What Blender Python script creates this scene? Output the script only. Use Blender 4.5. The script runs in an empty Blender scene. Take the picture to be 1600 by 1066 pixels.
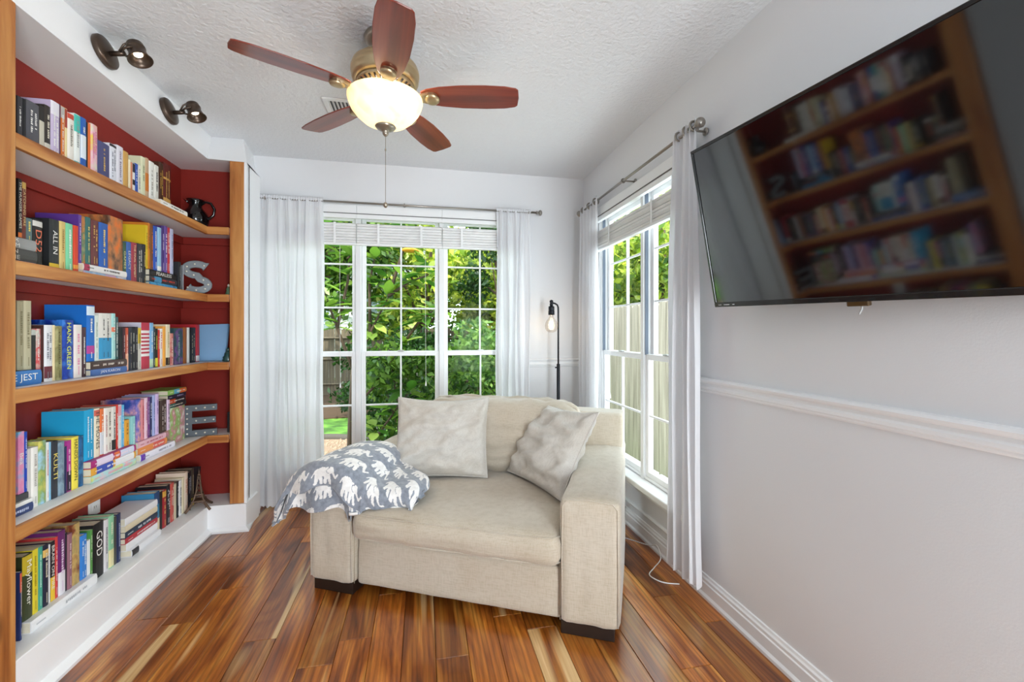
import bpy, math, random
import numpy as np
from mathutils import Matrix, Vector, noise as mnoise

random.seed(7)
scene = bpy.context.scene
COL = scene.collection
R = math.radians
PI = math.pi

# ---------------------------------------------------------------- camera
YAW = 0.2001                      # camera turned to the right of the room's depth axis
cam_data = bpy.data.cameras.new('camera')
cam_data.sensor_width = 36.0
cam_data.lens = 687.9 / 1600 * 36.0
cam_data.shift_y = -13.8 / 1600
cam_data.clip_start = 0.05
cam_data.clip_end = 200
cam = bpy.data.objects.new('camera', cam_data)
COL.objects.link(cam)
cam.location = (0, 0, 1.2063)
cam.rotation_euler = (PI / 2, 0, -YAW)
scene.camera = cam

# ---------------------------------------------------------------- world, sun, area lights, exposure
scene.view_settings.view_transform = 'Standard'
scene.view_settings.look = 'None'
scene.view_settings.gamma = 1.0
scene.view_settings.exposure = 0.22
scene.view_settings.use_curve_mapping = False
scene.cycles.use_denoising = True
scene.cycles.max_bounces = 8
scene.cycles.diffuse_bounces = 4
scene.cycles.glossy_bounces = 3
scene.cycles.transparent_max_bounces = 16
scene.cycles.sample_clamp_indirect = 6.0
scene.cycles.caustics_reflective = False
scene.cycles.caustics_refractive = False

world = bpy.data.worlds.new('sky')
scene.world = world
world.use_nodes = True
wn = world.node_tree.nodes
wn['Background'].inputs['Color'].default_value = (0.86, 0.94, 1.0, 1)
wn['Background'].inputs['Strength'].default_value = 4.2

def light(name, kind, loc, energy, color=(1, 1, 1), parent=None, **k):
    d = bpy.data.lights.new(name, kind)
    d.energy = energy
    d.color = color
    o = bpy.data.objects.new(name, d)
    for a, v in k.items():
        if a in ('rotation_euler',):
            setattr(o, a, v)
        else:
            setattr(d, a, v)
    o.location = loc
    COL.objects.link(o)
    if parent:
        o.parent = parent
    return o

# sun high behind the house: it lights the garden, not the room
light('sun', 'SUN', (0, -6, 12), 5.8, (1.0, 0.93, 0.78), rotation_euler=(R(38), R(-6), R(0)), angle=R(1.0))
# added overhead fill behind the camera, standing for no known lamp
light('rear_fill_light', 'AREA', (0.0, -1.3, 2.41), 4.0, (.89, .96, 1.0), shape='RECTANGLE', size=2.2, size_y=1.6)
# added main fill (out of view) against the television wall; no window there
light('side_fill_light', 'AREA', (1.24, -1.5, 1.0), 210.0, (.87, .95, 1.0), rotation_euler=Vector((.64, -.70, -.34)).to_track_quat('Z', 'Y').to_euler(), shape='RECTANGLE', size=1.5, size_y=1.7)
# added low fill by the same wall, brightening ceiling and soffit; no lamp there
light('ceiling_fill_light', 'AREA', (1.15, .0, .35), 8.0, (.89, .96, 1.0), rotation_euler=Vector((.62, -.35, -.70)).to_track_quat('Z', 'Y').to_euler(), shape='RECTANGLE', size=1.2, size_y=.5)

# ---------------------------------------------------------------- helpers
def hexlin(h):
    c = [int(h[i:i + 2], 16) / 255 for i in (0, 2, 4)]
    return tuple((x / 12.92 if x <= .04045 else ((x + .055) / 1.055) ** 2.4) for x in c) + (1.0,)

_M = {}
def mat(name, col='cccccc', rough=.5, metal=0.0, spec=.5, coat=0.0, emit=None, es=0.0, bump=0.0, bscale=60.0, sheen=0.0, vary=0.0, vscale=8.0):
    """plain principled material with optional fine relief and mottling"""
    if name in _M:
        return _M[name]
    m = bpy.data.materials.new(name)
    m.use_nodes = True
    nt = m.node_tree
    b = nt.nodes['Principled BSDF']
    c = hexlin(col) if isinstance(col, str) else col
    b.inputs['Base Color'].default_value = c
    b.inputs['Roughness'].default_value = rough
    b.inputs['Metallic'].default_value = metal
    b.inputs['Specular IOR Level'].default_value = spec
    b.inputs['Coat Weight'].default_value = coat
    b.inputs['Sheen Weight'].default_value = sheen
    if emit:
        b.inputs['Emission Color'].default_value = hexlin(emit)
        b.inputs['Emission Strength'].default_value = es
    if bump or vary:
        tc = nt.nodes.new('ShaderNodeTexCoord')
        if bump:
            n = nt.nodes.new('ShaderNodeTexNoise')
            n.inputs['Scale'].default_value = bscale
            n.inputs['Detail'].default_value = 4
            nt.links.new(tc.outputs['Object'], n.inputs['Vector'])
            bp = nt.nodes.new('ShaderNodeBump')
            bp.inputs['Strength'].default_value = bump
            bp.inputs['Distance'].default_value = .01
            nt.links.new(n.outputs['Fac'], bp.inputs['Height'])
            nt.links.new(bp.outputs['Normal'], b.inputs['Normal'])
        if vary:
            n2 = nt.nodes.new('ShaderNodeTexNoise')
            n2.inputs['Scale'].default_value = vscale
            n2.inputs['Detail'].default_value = 5
            nt.links.new(tc.outputs['Object'], n2.inputs['Vector'])
            mx = nt.nodes.new('ShaderNodeMix')
            mx.data_type = 'RGBA'
            mx.inputs['A'].default_value = tuple(x * (1 - vary) for x in c[:3]) + (1,)
            mx.inputs['B'].default_value = tuple(min(1, x * (1 + vary)) for x in c[:3]) + (1,)
            nt.links.new(n2.outputs['Fac'], mx.inputs['Factor'])
            nt.links.new(mx.outputs['Result'], b.inputs['Base Color'])
    _M[name] = m
    return m

def ramp(nt, fac, stops):
    r = nt.nodes.new('ShaderNodeValToRGB')
    el = r.color_ramp.elements
    while len(el) < len(stops):
        el.new(.5)
    for e, (p, c) in zip(el, stops):
        e.position = p
        e.color = hexlin(c) if isinstance(c, str) else c
    nt.links.new(fac, r.inputs['Fac'])
    return r.outputs['Color']

def art_mat(cols, key=None, scale=14.0):
    """printed picture made of soft patches of the given colours"""
    name = 'print_' + '_'.join(cols)
    if name in _M:
        return _M[name]
    m = bpy.data.materials.new(name)
    m.use_nodes = True
    nt = m.node_tree
    b = nt.nodes['Principled BSDF']
    b.inputs['Roughness'].default_value = .4
    tc = nt.nodes.new('ShaderNodeTexCoord')
    mp = nt.nodes.new('ShaderNodeMapping')
    mp.inputs['Scale'].default_value = (1.5, 1.5, 1.0)
    mp.inputs['Location'].default_value = (len(name) * .7, 3.1, 1.7)
    nt.links.new(tc.outputs['Object'], mp.inputs['Vector'])
    n = nt.nodes.new('ShaderNodeTexNoise')
    n.inputs['Scale'].default_value = scale
    n.inputs['Detail'].default_value = 3
    n.inputs['Roughness'].default_value = .6
    nt.links.new(mp.outputs['Vector'], n.inputs['Vector'])
    k = len(cols)
    st = [(.34 + .32 * i / (k - 1), c) for i, c in enumerate(cols)]
    nt.links.new(ramp(nt, n.outputs['Fac'], st), b.inputs['Base Color'])
    _M[name] = m
    return m

def wood_mat(name, dark, mid, light_, axis=1, rough=.45, coat=.0, scale=1.0, knots=True):
    """stained timber, grain along the given object axis"""
    if name in _M:
        return _M[name]
    m = bpy.data.materials.new(name)
    m.use_nodes = True
    nt = m.node_tree
    b = nt.nodes['Principled BSDF']
    b.inputs['Roughness'].default_value = rough
    b.inputs['Coat Weight'].default_value = coat
    b.inputs['Coat Roughness'].default_value = .15
    tc = nt.nodes.new('ShaderNodeTexCoord')
    mp = nt.nodes.new('ShaderNodeMapping')
    s = [22.0 * scale] * 3
    s[axis] = 1.6 * scale
    mp.inputs['Scale'].default_value = s
    nt.links.new(tc.outputs['Object'], mp.inputs['Vector'])
    n = nt.nodes.new('ShaderNodeTexNoise')
    n.inputs['Scale'].default_value = 1.0
    n.inputs['Detail'].default_value = 7
    n.inputs['Distortion'].default_value = .8
    nt.links.new(mp.outputs['Vector'], n.inputs['Vector'])
    col = ramp(nt, n.outputs['Fac'], [(.3, dark), (.48, mid), (.68, light_)])
    if knots:
        v = nt.nodes.new('ShaderNodeTexVoronoi')
        v.inputs['Scale'].default_value = 1.0
        mp2 = nt.nodes.new('ShaderNodeMapping')
        s2 = [7.0] * 3
        s2[axis] = 2.2
        mp2.inputs['Scale'].default_value = s2
        mp2.inputs['Location'].default_value = (.3, .7, .45)
        nt.links.new(tc.outputs['Object'], mp2.inputs['Vector'])
        nt.links.new(mp2.outputs['Vector'], v.inputs['Vector'])
        k = ramp(nt, v.outputs['Distance'], [(.06, (1, 1, 1, 1)), (.15, (0, 0, 0, 1))])
        mx = nt.nodes.new('ShaderNodeMix')
        mx.data_type = 'RGBA'
        nt.links.new(k, mx.inputs['Factor'])
        nt.links.new(col, mx.inputs['A'])
        mx.inputs['B'].default_value = hexlin('5a3015')
        col = mx.outputs['Result']
    nt.links.new(col, b.inputs['Base Color'])
    _M[name] = m
    return m

class MB:
    """collects vertices and faces of one mesh"""
    def __init__(s):
        s.v = []
        s.f = []
    def add(s, v, f):
        k = len(s.v)
        s.v += [tuple(p) for p in v]
        s.f += [tuple(i + k for i in q) for q in f]
        return s
    def box(s, x0, x1, y0, y1, z0, z1):
        return s.add([(x0, y0, z0), (x1, y0, z0), (x1, y1, z0), (x0, y1, z0), (x0, y0, z1), (x1, y0, z1), (x1, y1, z1), (x0, y1, z1)],
                     [(0, 3, 2, 1), (4, 5, 6, 7), (0, 1, 5, 4), (1, 2, 6, 5), (2, 3, 7, 6), (3, 0, 4, 7)])
    def prism(s, pts, z0, z1):
        n = len(pts)
        return s.add([(x, y, z0) for x, y in pts] + [(x, y, z1) for x, y in pts],
                     [tuple(reversed(range(n))), tuple(range(n, 2 * n))] + [(i, (i + 1) % n, n + (i + 1) % n, n + i) for i in range(n)])
    def extrude(s, prof, p0, p1, ax):
        """profile of (a, z) pairs swept straight; ax(a, t, z) -> xyz"""
        n = len(prof)
        return s.add([ax(a, p0, z) for a, z in prof] + [ax(a, p1, z) for a, z in prof],
                     [tuple(reversed(range(n))), tuple(range(n, 2 * n))] + [(i, (i + 1) % n, n + (i + 1) % n, n + i) for i in range(n)])
    def lathe(s, prof, c=(0, 0, 0), n=32, axis='z', M=None):
        vs, fs = [], []
        for r, z in prof:
            for i in range(n):
                a = 2 * PI * i / n
                p = Vector((r * math.cos(a), r * math.sin(a), z))
                if M is not None:
                    p = M @ p
                vs.append((p[0] + c[0], p[1] + c[1], p[2] + c[2]))
        for j in range(len(prof) - 1):
            for i in range(n):
                fs.append((j * n + i, j * n + (i + 1) % n, (j + 1) * n + (i + 1) % n, (j + 1) * n + i))
        if prof[0][0] > 1e-5:
            fs.append(tuple(reversed(range(n))))
        if prof[-1][0] > 1e-5:
            fs.append(tuple(range((len(prof) - 1) * n, len(prof) * n)))
        return s.add(vs, fs)
    def tube(s, pts, r, n=10, caps=True):
        pts = [Vector(p) for p in pts]
        rr = r if isinstance(r, (list, tuple)) else [r] * len(pts)
        vs, fs = [], []
        up = None
        for i, p in enumerate(pts):
            d = (pts[min(i + 1, len(pts) - 1)] - pts[max(i - 1, 0)]).normalized()
            if up is None:
                up = Vector((0, 0, 1)) if abs(d.z) < .9 else Vector((1, 0, 0))
            a = d.cross(up).normalized()
            b = a.cross(d).normalized()
            up = b
            for k in range(n):
                t = 2 * PI * k / n
                vs.append(tuple(p + (a * math.cos(t) + b * math.sin(t)) * rr[i]))
        for j in range(len(pts) - 1):
            for i in range(n):
                fs.append((j * n + i, j * n + (i + 1) % n, (j + 1) * n + (i + 1) % n, (j + 1) * n + i))
        if caps:
            fs.append(tuple(reversed(range(n))))
            fs.append(tuple(range((len(pts) - 1) * n, len(pts) * n)))
        return s.add(vs, fs)
    def grid(s, nu, nv, fn, close_u=False):
        vs = [fn(i / (nu - (0 if close_u else 1)), j / (nv - 1)) for j in range(nv) for i in range(nu)]
        fs = []
        for j in range(nv - 1):
            for i in range(nu if close_u else nu - 1):
                fs.append((j * nu + i, j * nu + (i + 1) % nu, (j + 1) * nu + (i + 1) % nu, (j + 1) * nu + i))
        return s.add(vs, fs)
    def rbox(s, c, size, r, n=8, fn=None):
        """rounded box, optionally reshaped by fn(x, y, z) in -1..1 coordinates -> offset"""
        hx, hy, hz = [q / 2 for q in size]
        idx = {}
        vs, fs = [], []
        def ticks(h):
            core = [-h + r + (2 * (h - r)) * i / n for i in range(n + 1)]
            lo = [-h + r * (1 - math.cos(PI / 2 * k / 3)) for k in range(3)]
            return lo + core + [-q for q in reversed(lo)]
        T = [ticks(hx), ticks(hy), ticks(hz)]
        def vert(i, j, k):
            key = (i, j, k)
            if key in idx:
                return idx[key]
            p = Vector((T[0][i], T[1][j], T[2][k]))
            q = Vector((max(-hx + r, min(hx - r, p.x)), max(-hy + r, min(hy - r, p.y)), max(-hz + r, min(hz - r, p.z))))
            d = p - q
            if d.length > 1e-9:
                # spread the grid evenly over the rounded edge
                d = Vector([math.copysign(1, a) * math.sin(PI / 2 * min(1, abs(a) / r)) if abs(a) > 1e-9 else 0 for a in d])
                p = q + d.normalized() * r
            if fn:
                p = p + Vector(fn(p.x / hx, p.y / hy, p.z / hz))
            idx[key] = len(vs)
            vs.append((p.x + c[0], p.y + c[1], p.z + c[2]))
            return idx[key]
        N = [len(t) - 1 for t in T]
        for ax in range(3):
            a, b = [q for q in range(3) if q != ax]
            for side in (0, N[ax]):
                for i in range(N[a]):
                    for j in range(N[b]):
                        def at(ii, jj):
                            w = [0, 0, 0]
                            w[ax] = side
                            w[a] = ii
                            w[b] = jj
                            return vert(*w)
                        q = (at(i, j), at(i + 1, j), at(i + 1, j + 1), at(i, j + 1))
                        flip = (side == 0) ^ (ax == 1)
                        fs.append(tuple(reversed(q)) if flip else q)
        return s.add(vs, fs)
    def mesh(s, name):
        me = bpy.data.meshes.new(name)
        me.from_pydata(s.v, [], s.f)
        me.update()
        return me
    def build(s, name, m, parent=None, smooth=False, bevel=0.0, w=False, kind=None, seg=2):
        if w and parent is not None:
            Mi = world_of(parent).inverted()
            s.v = [tuple(Mi @ Vector(p)) for p in s.v]
        return link(name, s.mesh(name), m, parent, smooth, bevel, kind, seg)

def link(name, me, m, parent=None, smooth=False, bevel=0.0, kind=None, seg=2):
    o = bpy.data.objects.new(name, me)
    COL.objects.link(o)
    if m is not None and len(me.materials) == 0:
        me.materials.append(m)
    if parent is not None:
        o.parent = parent
    if smooth:
        me.polygons.foreach_set('use_smooth', [True] * len(me.polygons))
    if bevel:
        b = o.modifiers.new('edge', 'BEVEL')
        b.width = bevel
        b.segments = seg
        b.limit_method = 'ANGLE'
        b.angle_limit = R(40)
    if kind:
        o['kind'] = kind
    return o

def world_of(o):
    mtx = o.matrix_basis.copy()
    while o.parent is not None:
        o = o.parent
        mtx = o.matrix_basis @ mtx
    return mtx

def tag(o, label, cat, group=None, kind=None):
    o['label'] = label
    o['category'] = cat
    if group:
        o['group'] = group
    if kind:
        o['kind'] = kind
    return o

def thing(name, label, cat, loc=(0, 0, 0), rz=0.0, group=None, kind=None):
    o = bpy.data.objects.new(name, None)
    o.empty_display_size = .05
    COL.objects.link(o)
    o.location = loc
    o.rotation_euler = (0, 0, rz)
    return tag(o, label, cat, group, kind)

_TXT = {}
def text_mesh(s):
    """flat lettering, one unit tall, centred"""
    if s in _TXT:
        return _TXT[s]
    cu = bpy.data.curves.new('lettering', 'FONT')
    cu.body = s
    cu.align_x = 'CENTER'
    cu.align_y = 'CENTER'
    cu.resolution_u = 2
    cu.fill_mode = 'FRONT'
    ob = bpy.data.objects.new('lettering', cu)
    COL.objects.link(ob)
    bpy.context.view_layer.update()
    me = bpy.data.meshes.new_from_object(ob.evaluated_get(bpy.context.evaluated_depsgraph_get()))
    bpy.data.objects.remove(ob)
    v = np.empty(len(me.vertices) * 3)
    me.vertices.foreach_get('co', v)
    v = v.reshape(-1, 3)
    lo, hi = v.min(0), v.max(0)
    v = v - (lo + hi) / 2
    _TXT[s] = (v, [tuple(p.vertices) for p in me.polygons], hi[0] - lo[0], hi[1] - lo[1])
    return _TXT[s]

def put_text(name, s, m, parent, origin, ex, ey, length, height, lift=.0006, bold=0.0):
    """lettering fitted into length x height, ex/ey unit vectors in the parent's frame"""
    v, f, L, H = text_mesh(s)
    k = min(length / L, height / H)
    ex, ey = Vector(ex), Vector(ey)
    n = ex.cross(ey)
    o = Vector(origin) + n * lift
    mb = MB()
    sx = min(length / L, k * 1.35)
    for dx in ((0,) if not bold else (-bold, bold)):
        mb.add([tuple(o + ex * (p[0] * sx + dx) + ey * (p[1] * k) + n * (dx * .02)) for p in v], f)
    return mb.build(name, m, parent)

# ---------------------------------------------------------------- surface materials
wall_paint = mat('wall_paint', 'e0e0e2', .55, spec=.3, bump=.04, bscale=180)
rear_paint = mat('rear_room_grey', 'a9abad', .6, spec=.3)
white_paint = mat('white_paint', 'f5f5f6', .4, spec=.4)
trim_paint = mat('trim_paint', 'ebebec', .35, spec=.4)
red_paint = mat('red_paint', '8c2a22', .5, spec=.3, bump=.03, bscale=120)
ceiling_mat = mat('ceiling_stipple', 'e3e3e5', .75, spec=.2, bump=.6, bscale=58)
shelf_wood_y = wood_mat('stained_pine_y', '8a4c20', 'b37138', 'd09656', 1)
shelf_wood_x = wood_mat('stained_pine_x', '8a4c20', 'b37138', 'd09656', 0)
shelf_wood_z = wood_mat('stained_pine_z', '8a4c20', 'b37138', 'd09656', 2)

def floor_material():
    m = bpy.data.materials.new('acacia_planks')
    m.use_nodes = True
    nt = m.node_tree
    N, L = nt.nodes.new, nt.links.new
    b = nt.nodes['Principled BSDF']
    tc = N('ShaderNodeTexCoord')
    oi = N('ShaderNodeObjectInfo')
    mul = N('ShaderNodeMath'); mul.operation = 'MULTIPLY'; mul.inputs[1].default_value = 57.0
    L(oi.outputs['Random'], mul.inputs[0])
    comb = N('ShaderNodeCombineXYZ')
    for i in (0, 1, 2):
        L(mul.outputs[0], comb.inputs[i])
    add = N('ShaderNodeVectorMath'); add.operation = 'ADD'
    L(tc.outputs['Object'], add.inputs[0])
    L(comb.outputs[0], add.inputs[1])
    def tex(scale, detail, dist):
        mp = N('ShaderNodeMapping'); mp.inputs['Scale'].default_value = scale
        L(add.outputs[0], mp.inputs['Vector'])
        n = N('ShaderNodeTexNoise'); n.inputs['Scale'].default_value = 1; n.inputs['Detail'].default_value = detail; n.inputs['Distortion'].default_value = dist
        L(mp.outputs[0], n.inputs['Vector'])
        return n.outputs['Fac']
    heart = ramp(nt, tex((7, 1.0, 7), 5, 2.2), [(.28, '5a2a0c'), (.42, '96501c'), (.55, 'bb7028'), (.70, 'd69846')])
    grain = ramp(nt, tex((120, 2.2, 120), 5, .6), [(.35, (.62, .62, .62, 1)), (.62, (1.08, 1.08, 1.08, 1))])
    mx = N('ShaderNodeMix'); mx.data_type = 'RGBA'; mx.blend_type = 'MULTIPLY'; mx.inputs['Factor'].default_value = .75
    L(heart, mx.inputs['A']); L(grain, mx.inputs['B'])
    # cathedral figure
    wv = N('ShaderNodeTexWave'); wv.wave_type = 'BANDS'; wv.bands_direction = 'X'
    mp = N('ShaderNodeMapping'); mp.inputs['Scale'].default_value = (1, .13, 1)
    L(add.outputs[0], mp.inputs['Vector']); L(mp.outputs[0], wv.inputs['Vector'])
    wv.inputs['Scale'].default_value = 16; wv.inputs['Distortion'].default_value = 7; wv.inputs['Detail'].default_value = 2.5; wv.inputs['Detail Scale'].default_value = .8
    fig = ramp(nt, wv.outputs['Fac'], [(.1, (.55, .5, .46, 1)), (.5, (1.0, 1.0, 1.0, 1))])
    mx2 = N('ShaderNodeMix'); mx2.data_type = 'RGBA'; mx2.blend_type = 'MULTIPLY'; mx2.inputs['Factor'].default_value = .55
    L(mx.outputs['Result'], mx2.inputs['A']); L(fig, mx2.inputs['B'])
    # pale sapwood streaks
    sap = ramp(nt, tex((7, .45, 7), 2, .4), [(.60, (0, 0, 0, 1)), (.645, (1, 1, 1, 1))])
    mx3 = N('ShaderNodeMix'); mx3.data_type = 'RGBA'
    L(sap, mx3.inputs['Factor']); L(mx2.outputs['Result'], mx3.inputs['A'])
    sapc = ramp(nt, tex((120, 2.2, 120), 4, .6), [(.3, 'd0a066'), (.7, 'efcf98')])
    L(sapc, mx3.inputs['B'])
    # every board its own tone
    tone = N('ShaderNodeMapRange'); tone.inputs['To Min'].default_value = .66; tone.inputs['To Max'].default_value = 1.28
    L(oi.outputs['Random'], tone.inputs['Value'])
    mx4 = N('ShaderNodeVectorMath'); mx4.operation = 'SCALE'
    L(mx3.outputs['Result'], mx4.inputs[0]); L(tone.outputs[0], mx4.inputs['Scale'])
    L(mx4.outputs[0], b.inputs['Base Color'])
    b.inputs['Roughness'].default_value = .28
    b.inputs['Coat Weight'].default_value = .5
    b.inputs['Coat Roughness'].default_value = .16
    return m
floor_mat = floor_material()

def glass_material(name, tint=(1, 1, 1, 1), refl=1.45):
    """thin clear pane: see-through with a faint mirror sheen"""
    m = bpy.data.materials.new(name)
    m.use_nodes = True
    nt = m.node_tree
    nt.nodes.remove(nt.nodes['Principled BSDF'])
    t = nt.nodes.new('ShaderNodeBsdfTransparent'); t.inputs['Color'].default_value = tint
    g = nt.nodes.new('ShaderNodeBsdfGlossy'); g.inputs['Roughness'].default_value = .02
    fr = nt.nodes.new('ShaderNodeFresnel'); fr.inputs['IOR'].default_value = refl
    mx = nt.nodes.new('ShaderNodeMixShader')
    gm = nt.nodes.new('ShaderNodeNewGeometry')
    inv = nt.nodes.new('ShaderNodeMath'); inv.operation = 'SUBTRACT'; inv.inputs[0].default_value = 1.0
    nt.links.new(gm.outputs['Backfacing'], inv.inputs[1])
    mu = nt.nodes.new('ShaderNodeMath'); mu.operation = 'MULTIPLY'
    nt.links.new(fr.outputs[0], mu.inputs[0]); nt.links.new(inv.outputs[0], mu.inputs[1])
    nt.links.new(mu.outputs[0], mx.inputs[0]); nt.links.new(t.outputs[0], mx.inputs[1]); nt.links.new(g.outputs[0], mx.inputs[2])
    nt.links.new(mx.outputs[0], nt.nodes['Material Output'].inputs['Surface'])
    return m
pane_mat = glass_material('window_glass', (.95, .98, .97, 1), 1.10)

def cloth_material(name, col, trans=.35, clear=.0, weave=900):
    m = bpy.data.materials.new(name)
    m.use_nodes = True
    nt = m.node_tree
    nt.nodes.remove(nt.nodes['Principled BSDF'])
    c = hexlin(col)
    d = nt.nodes.new('ShaderNodeBsdfDiffuse'); d.inputs['Color'].default_value = c
    t = nt.nodes.new('ShaderNodeBsdfTranslucent'); t.inputs['Color'].default_value = c
    mx = nt.nodes.new('ShaderNodeMixShader'); mx.inputs[0].default_value = trans
    nt.links.new(d.outputs[0], mx.inputs[1]); nt.links.new(t.outputs[0], mx.inputs[2])
    out = mx.outputs[0]
    if clear:
        tr = nt.nodes.new('ShaderNodeBsdfTransparent')
        m2 = nt.nodes.new('ShaderNodeMixShader'); m2.inputs[0].default_value = clear
        nt.links.new(out, m2.inputs[1]); nt.links.new(tr.outputs[0], m2.inputs[2])
        out = m2.outputs[0]
    tc = nt.nodes.new('ShaderNodeTexCoord')
    mp = nt.nodes.new('ShaderNodeMapping'); mp.inputs['Scale'].default_value = (60, 60, 300)
    n = nt.nodes.new('ShaderNodeTexNoise'); n.inputs['Scale'].default_value = 1
    bp = nt.nodes.new('ShaderNodeBump'); bp.inputs['Strength'].default_value = .15; bp.inputs['Distance'].default_value = .002
    nt.links.new(tc.outputs['Object'], mp.inputs[0]); nt.links.new(mp.outputs[0], n.inputs['Vector'])
    nt.links.new(n.outputs['Fac'], bp.inputs['Height']); nt.links.new(bp.outputs[0], d.inputs['Normal'])
    nt.links.new(out, nt.nodes['Material Output'].inputs['Surface'])
    return m
curtain_mat = cloth_material('sheer_white_cotton', 'f0f0f3', .30, .03)

# ---------------------------------------------------------------- room shell
XR, YB, XF, YJ = 1.2725, 3.37, -1.26, 2.94     # right wall, back wall, bookcase front plane, bookcase jog
H = 2.44
YF = -2.6
NB, NE = -1.505, 3.16                          # niche back and end planes

floor = MB().box(-1.75, XR + .1, YF, YB + .1, -.10, -.0145).build('floor', mat('subfloor', '2a1a10', .9))
tag(floor, 'glossy acacia plank floor with dark heartwood and pale streaks', 'floor', kind='structure')
bw = .1225
rnd = random.Random(11)
x = -1.30
ci = 0
while x < XR:
    y = YF + rnd.uniform(0, .8)
    cuts = [YF]
    while y < YB:
        cuts.append(y)
        y += rnd.uniform(.55, 1.25)
    cuts.append(YB)
    x1 = min(x + bw, XR + .01)
    for a, b_ in zip(cuts[:-1], cuts[1:]):
        if b_ < -.2 or b_ - a < .02:
            continue
        g = .0007
        w_, l_ = x1 - x - 2 * g, b_ - a - 2 * g
        e = .0016
        mb = MB()
        mb.add([(-w_/2, -l_/2, -.014), (w_/2, -l_/2, -.014), (w_/2, l_/2, -.014), (-w_/2, l_/2, -.014),
                (-w_/2, -l_/2, -e), (w_/2, -l_/2, -e), (w_/2, l_/2, -e), (-w_/2, l_/2, -e),
                (-w_/2+e, -l_/2+e, 0), (w_/2-e, -l_/2+e, 0), (w_/2-e, l_/2-e, 0), (-w_/2+e, l_/2-e, 0)],
               [(0, 3, 2, 1), (0, 1, 5, 4), (1, 2, 6, 5), (2, 3, 7, 6), (3, 0, 4, 7), (4, 5, 9, 8), (5, 6, 10, 9), (6, 7, 11, 10), (7, 4, 8, 11), (8, 9, 10, 11)])
        o = mb.build('plank', floor_mat, floor)
        o.location = ((x + x1) / 2, (a + b_) / 2, 0)
    x = x1

ceiling = MB().box(-1.75, XR + .2, YF - .1, YB + .2, H, H + .1).build('ceiling', ceiling_mat)
tag(ceiling, 'white ceiling with a fine stippled texture', 'ceiling', kind='structure')

def wall_with_hole(us, vs, d0, d1, hole, fn):
    """one connected slab; us/vs cut lines, hole = (iu, iv) cells left open; fn(u, d, v) -> xyz"""
    mb = MB()
    nu, nv = len(us), len(vs)
    V = [fn(u, d, v) for d in (d0, d1) for v in vs for u in us]
    def id_(i, j, s): return s * nu * nv + j * nu + i
    F_ = []
    solid = lambda i, j: 0 <= i < nu - 1 and 0 <= j < nv - 1 and (i, j) not in hole
    for i in range(nu - 1):
        for j in range(nv - 1):
            if not solid(i, j):
                continue
            F_.append((id_(i, j, 0), id_(i + 1, j, 0), id_(i + 1, j + 1, 0), id_(i, j + 1, 0)))
            F_.append((id_(i, j, 1), id_(i, j + 1, 1), id_(i + 1, j + 1, 1), id_(i + 1, j, 1)))
            for di, dj, a, b_ in ((-1, 0, (i, j + 1), (i, j)), (1, 0, (i + 1, j), (i + 1, j + 1)), (0, -1, (i, j), (i + 1, j)), (0, 1, (i + 1, j + 1), (i, j + 1))):
                if not solid(i + di, j + dj):
                    F_.append((id_(*a, 0), id_(*a, 1), id_(*b_, 1), id_(*b_, 0)))
    mb.add(V, F_)
    return mb

# back wall with its opening for three windows
BW0, BW1, BZ0, BZ1 = -1.062, .735, .265, 2.075
wall_back = wall_with_hole([-1.75, BW0, BW1, XR + .2], [-.1, BZ0, BZ1, H], YB, YB + .15, {(1, 1)}, lambda u, d, v: (u, d, v)).build('wall_back', wall_paint)
tag(wall_back, 'pale grey wall behind the armchair, with a triple window', 'wall', kind='structure')
RW0, RW1, RZ0, RZ1 = 1.905, 3.03, .345, 2.045
wall_right = wall_with_hole([YF, RW0, RW1, YB + .0], [-.1, RZ0, RZ1, H], XR, XR + .07, {(1, 1)}, lambda u, d, v: (d, u, v)).build('wall_right', wall_paint)
tag(wall_right, 'pale grey wall carrying the television and a double window', 'wall', kind='structure')
wall_front = MB().box(-1.75, XR + .2, YF - .1, YF, -.1, H).build('wall_front', rear_paint)
tag(wall_front, 'plain pale grey wall behind the viewer', 'wall', kind='structure')
wl = MB().box(NB - .12, NB, 1.50, NE + .1, -.1, H).build('wall_left', red_paint)
tag(wl, 'dark red painted wall behind the bookshelves', 'wall', kind='structure')
MB().box(NB, -1.15, NE, NE + .06, -.1, 2.26).build('end_panel', red_paint, wl)
MB().box(NB, -1.37, 1.50, 1.575, -.1, 2.26).build('near_panel', red_paint, wl)
wl2 = MB().box(-1.42, XF - .005, YF, 1.555, -.1, H).build('wall_left', rear_paint)
tag(wl2, 'plain pale grey wall beside the near wooden post', 'wall', kind='structure')

# soffit above the bookcase: front leans back a little towards the ceiling
ST = 2.243
mb = MB()
bot = [(XF, 1.50), (XF, YJ), (-1.052, YJ + .012), (-1.137, YB), (NB, YB), (NB, 1.50)]
top = [(-1.308, 1.50), (-1.308, 3.10), (-1.122, 3.10), (-1.16, YB), (NB, YB), (NB, 1.50)]
n = len(bot)
mb.add([(a, b_, ST) for a, b_ in bot] + [(a, b_, H) for a, b_ in top], [tuple(reversed(range(n))), tuple(range(n, 2 * n))] + [(i, (i + 1) % n, n + (i + 1) % n, n + i) for i in range(n)])
sof = mb.build('trim_1', white_paint)
tag(sof, 'white boxed soffit over the bookshelves carrying two spotlights', 'soffit', kind='structure')
# return wall between the far post and the back wall
mb = MB()
mb.prism([(-1.066, YJ + .012), (-1.0515, YJ + .0125), (-1.1365, YB), (-1.3, YB), (-1.3, NE + .06), (-1.066, NE + .06)], 0, ST)
ret = mb.build('wall_left', white_paint)
tag(ret, 'narrow white return wall between far post and window curtain', 'wall', kind='structure')

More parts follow.
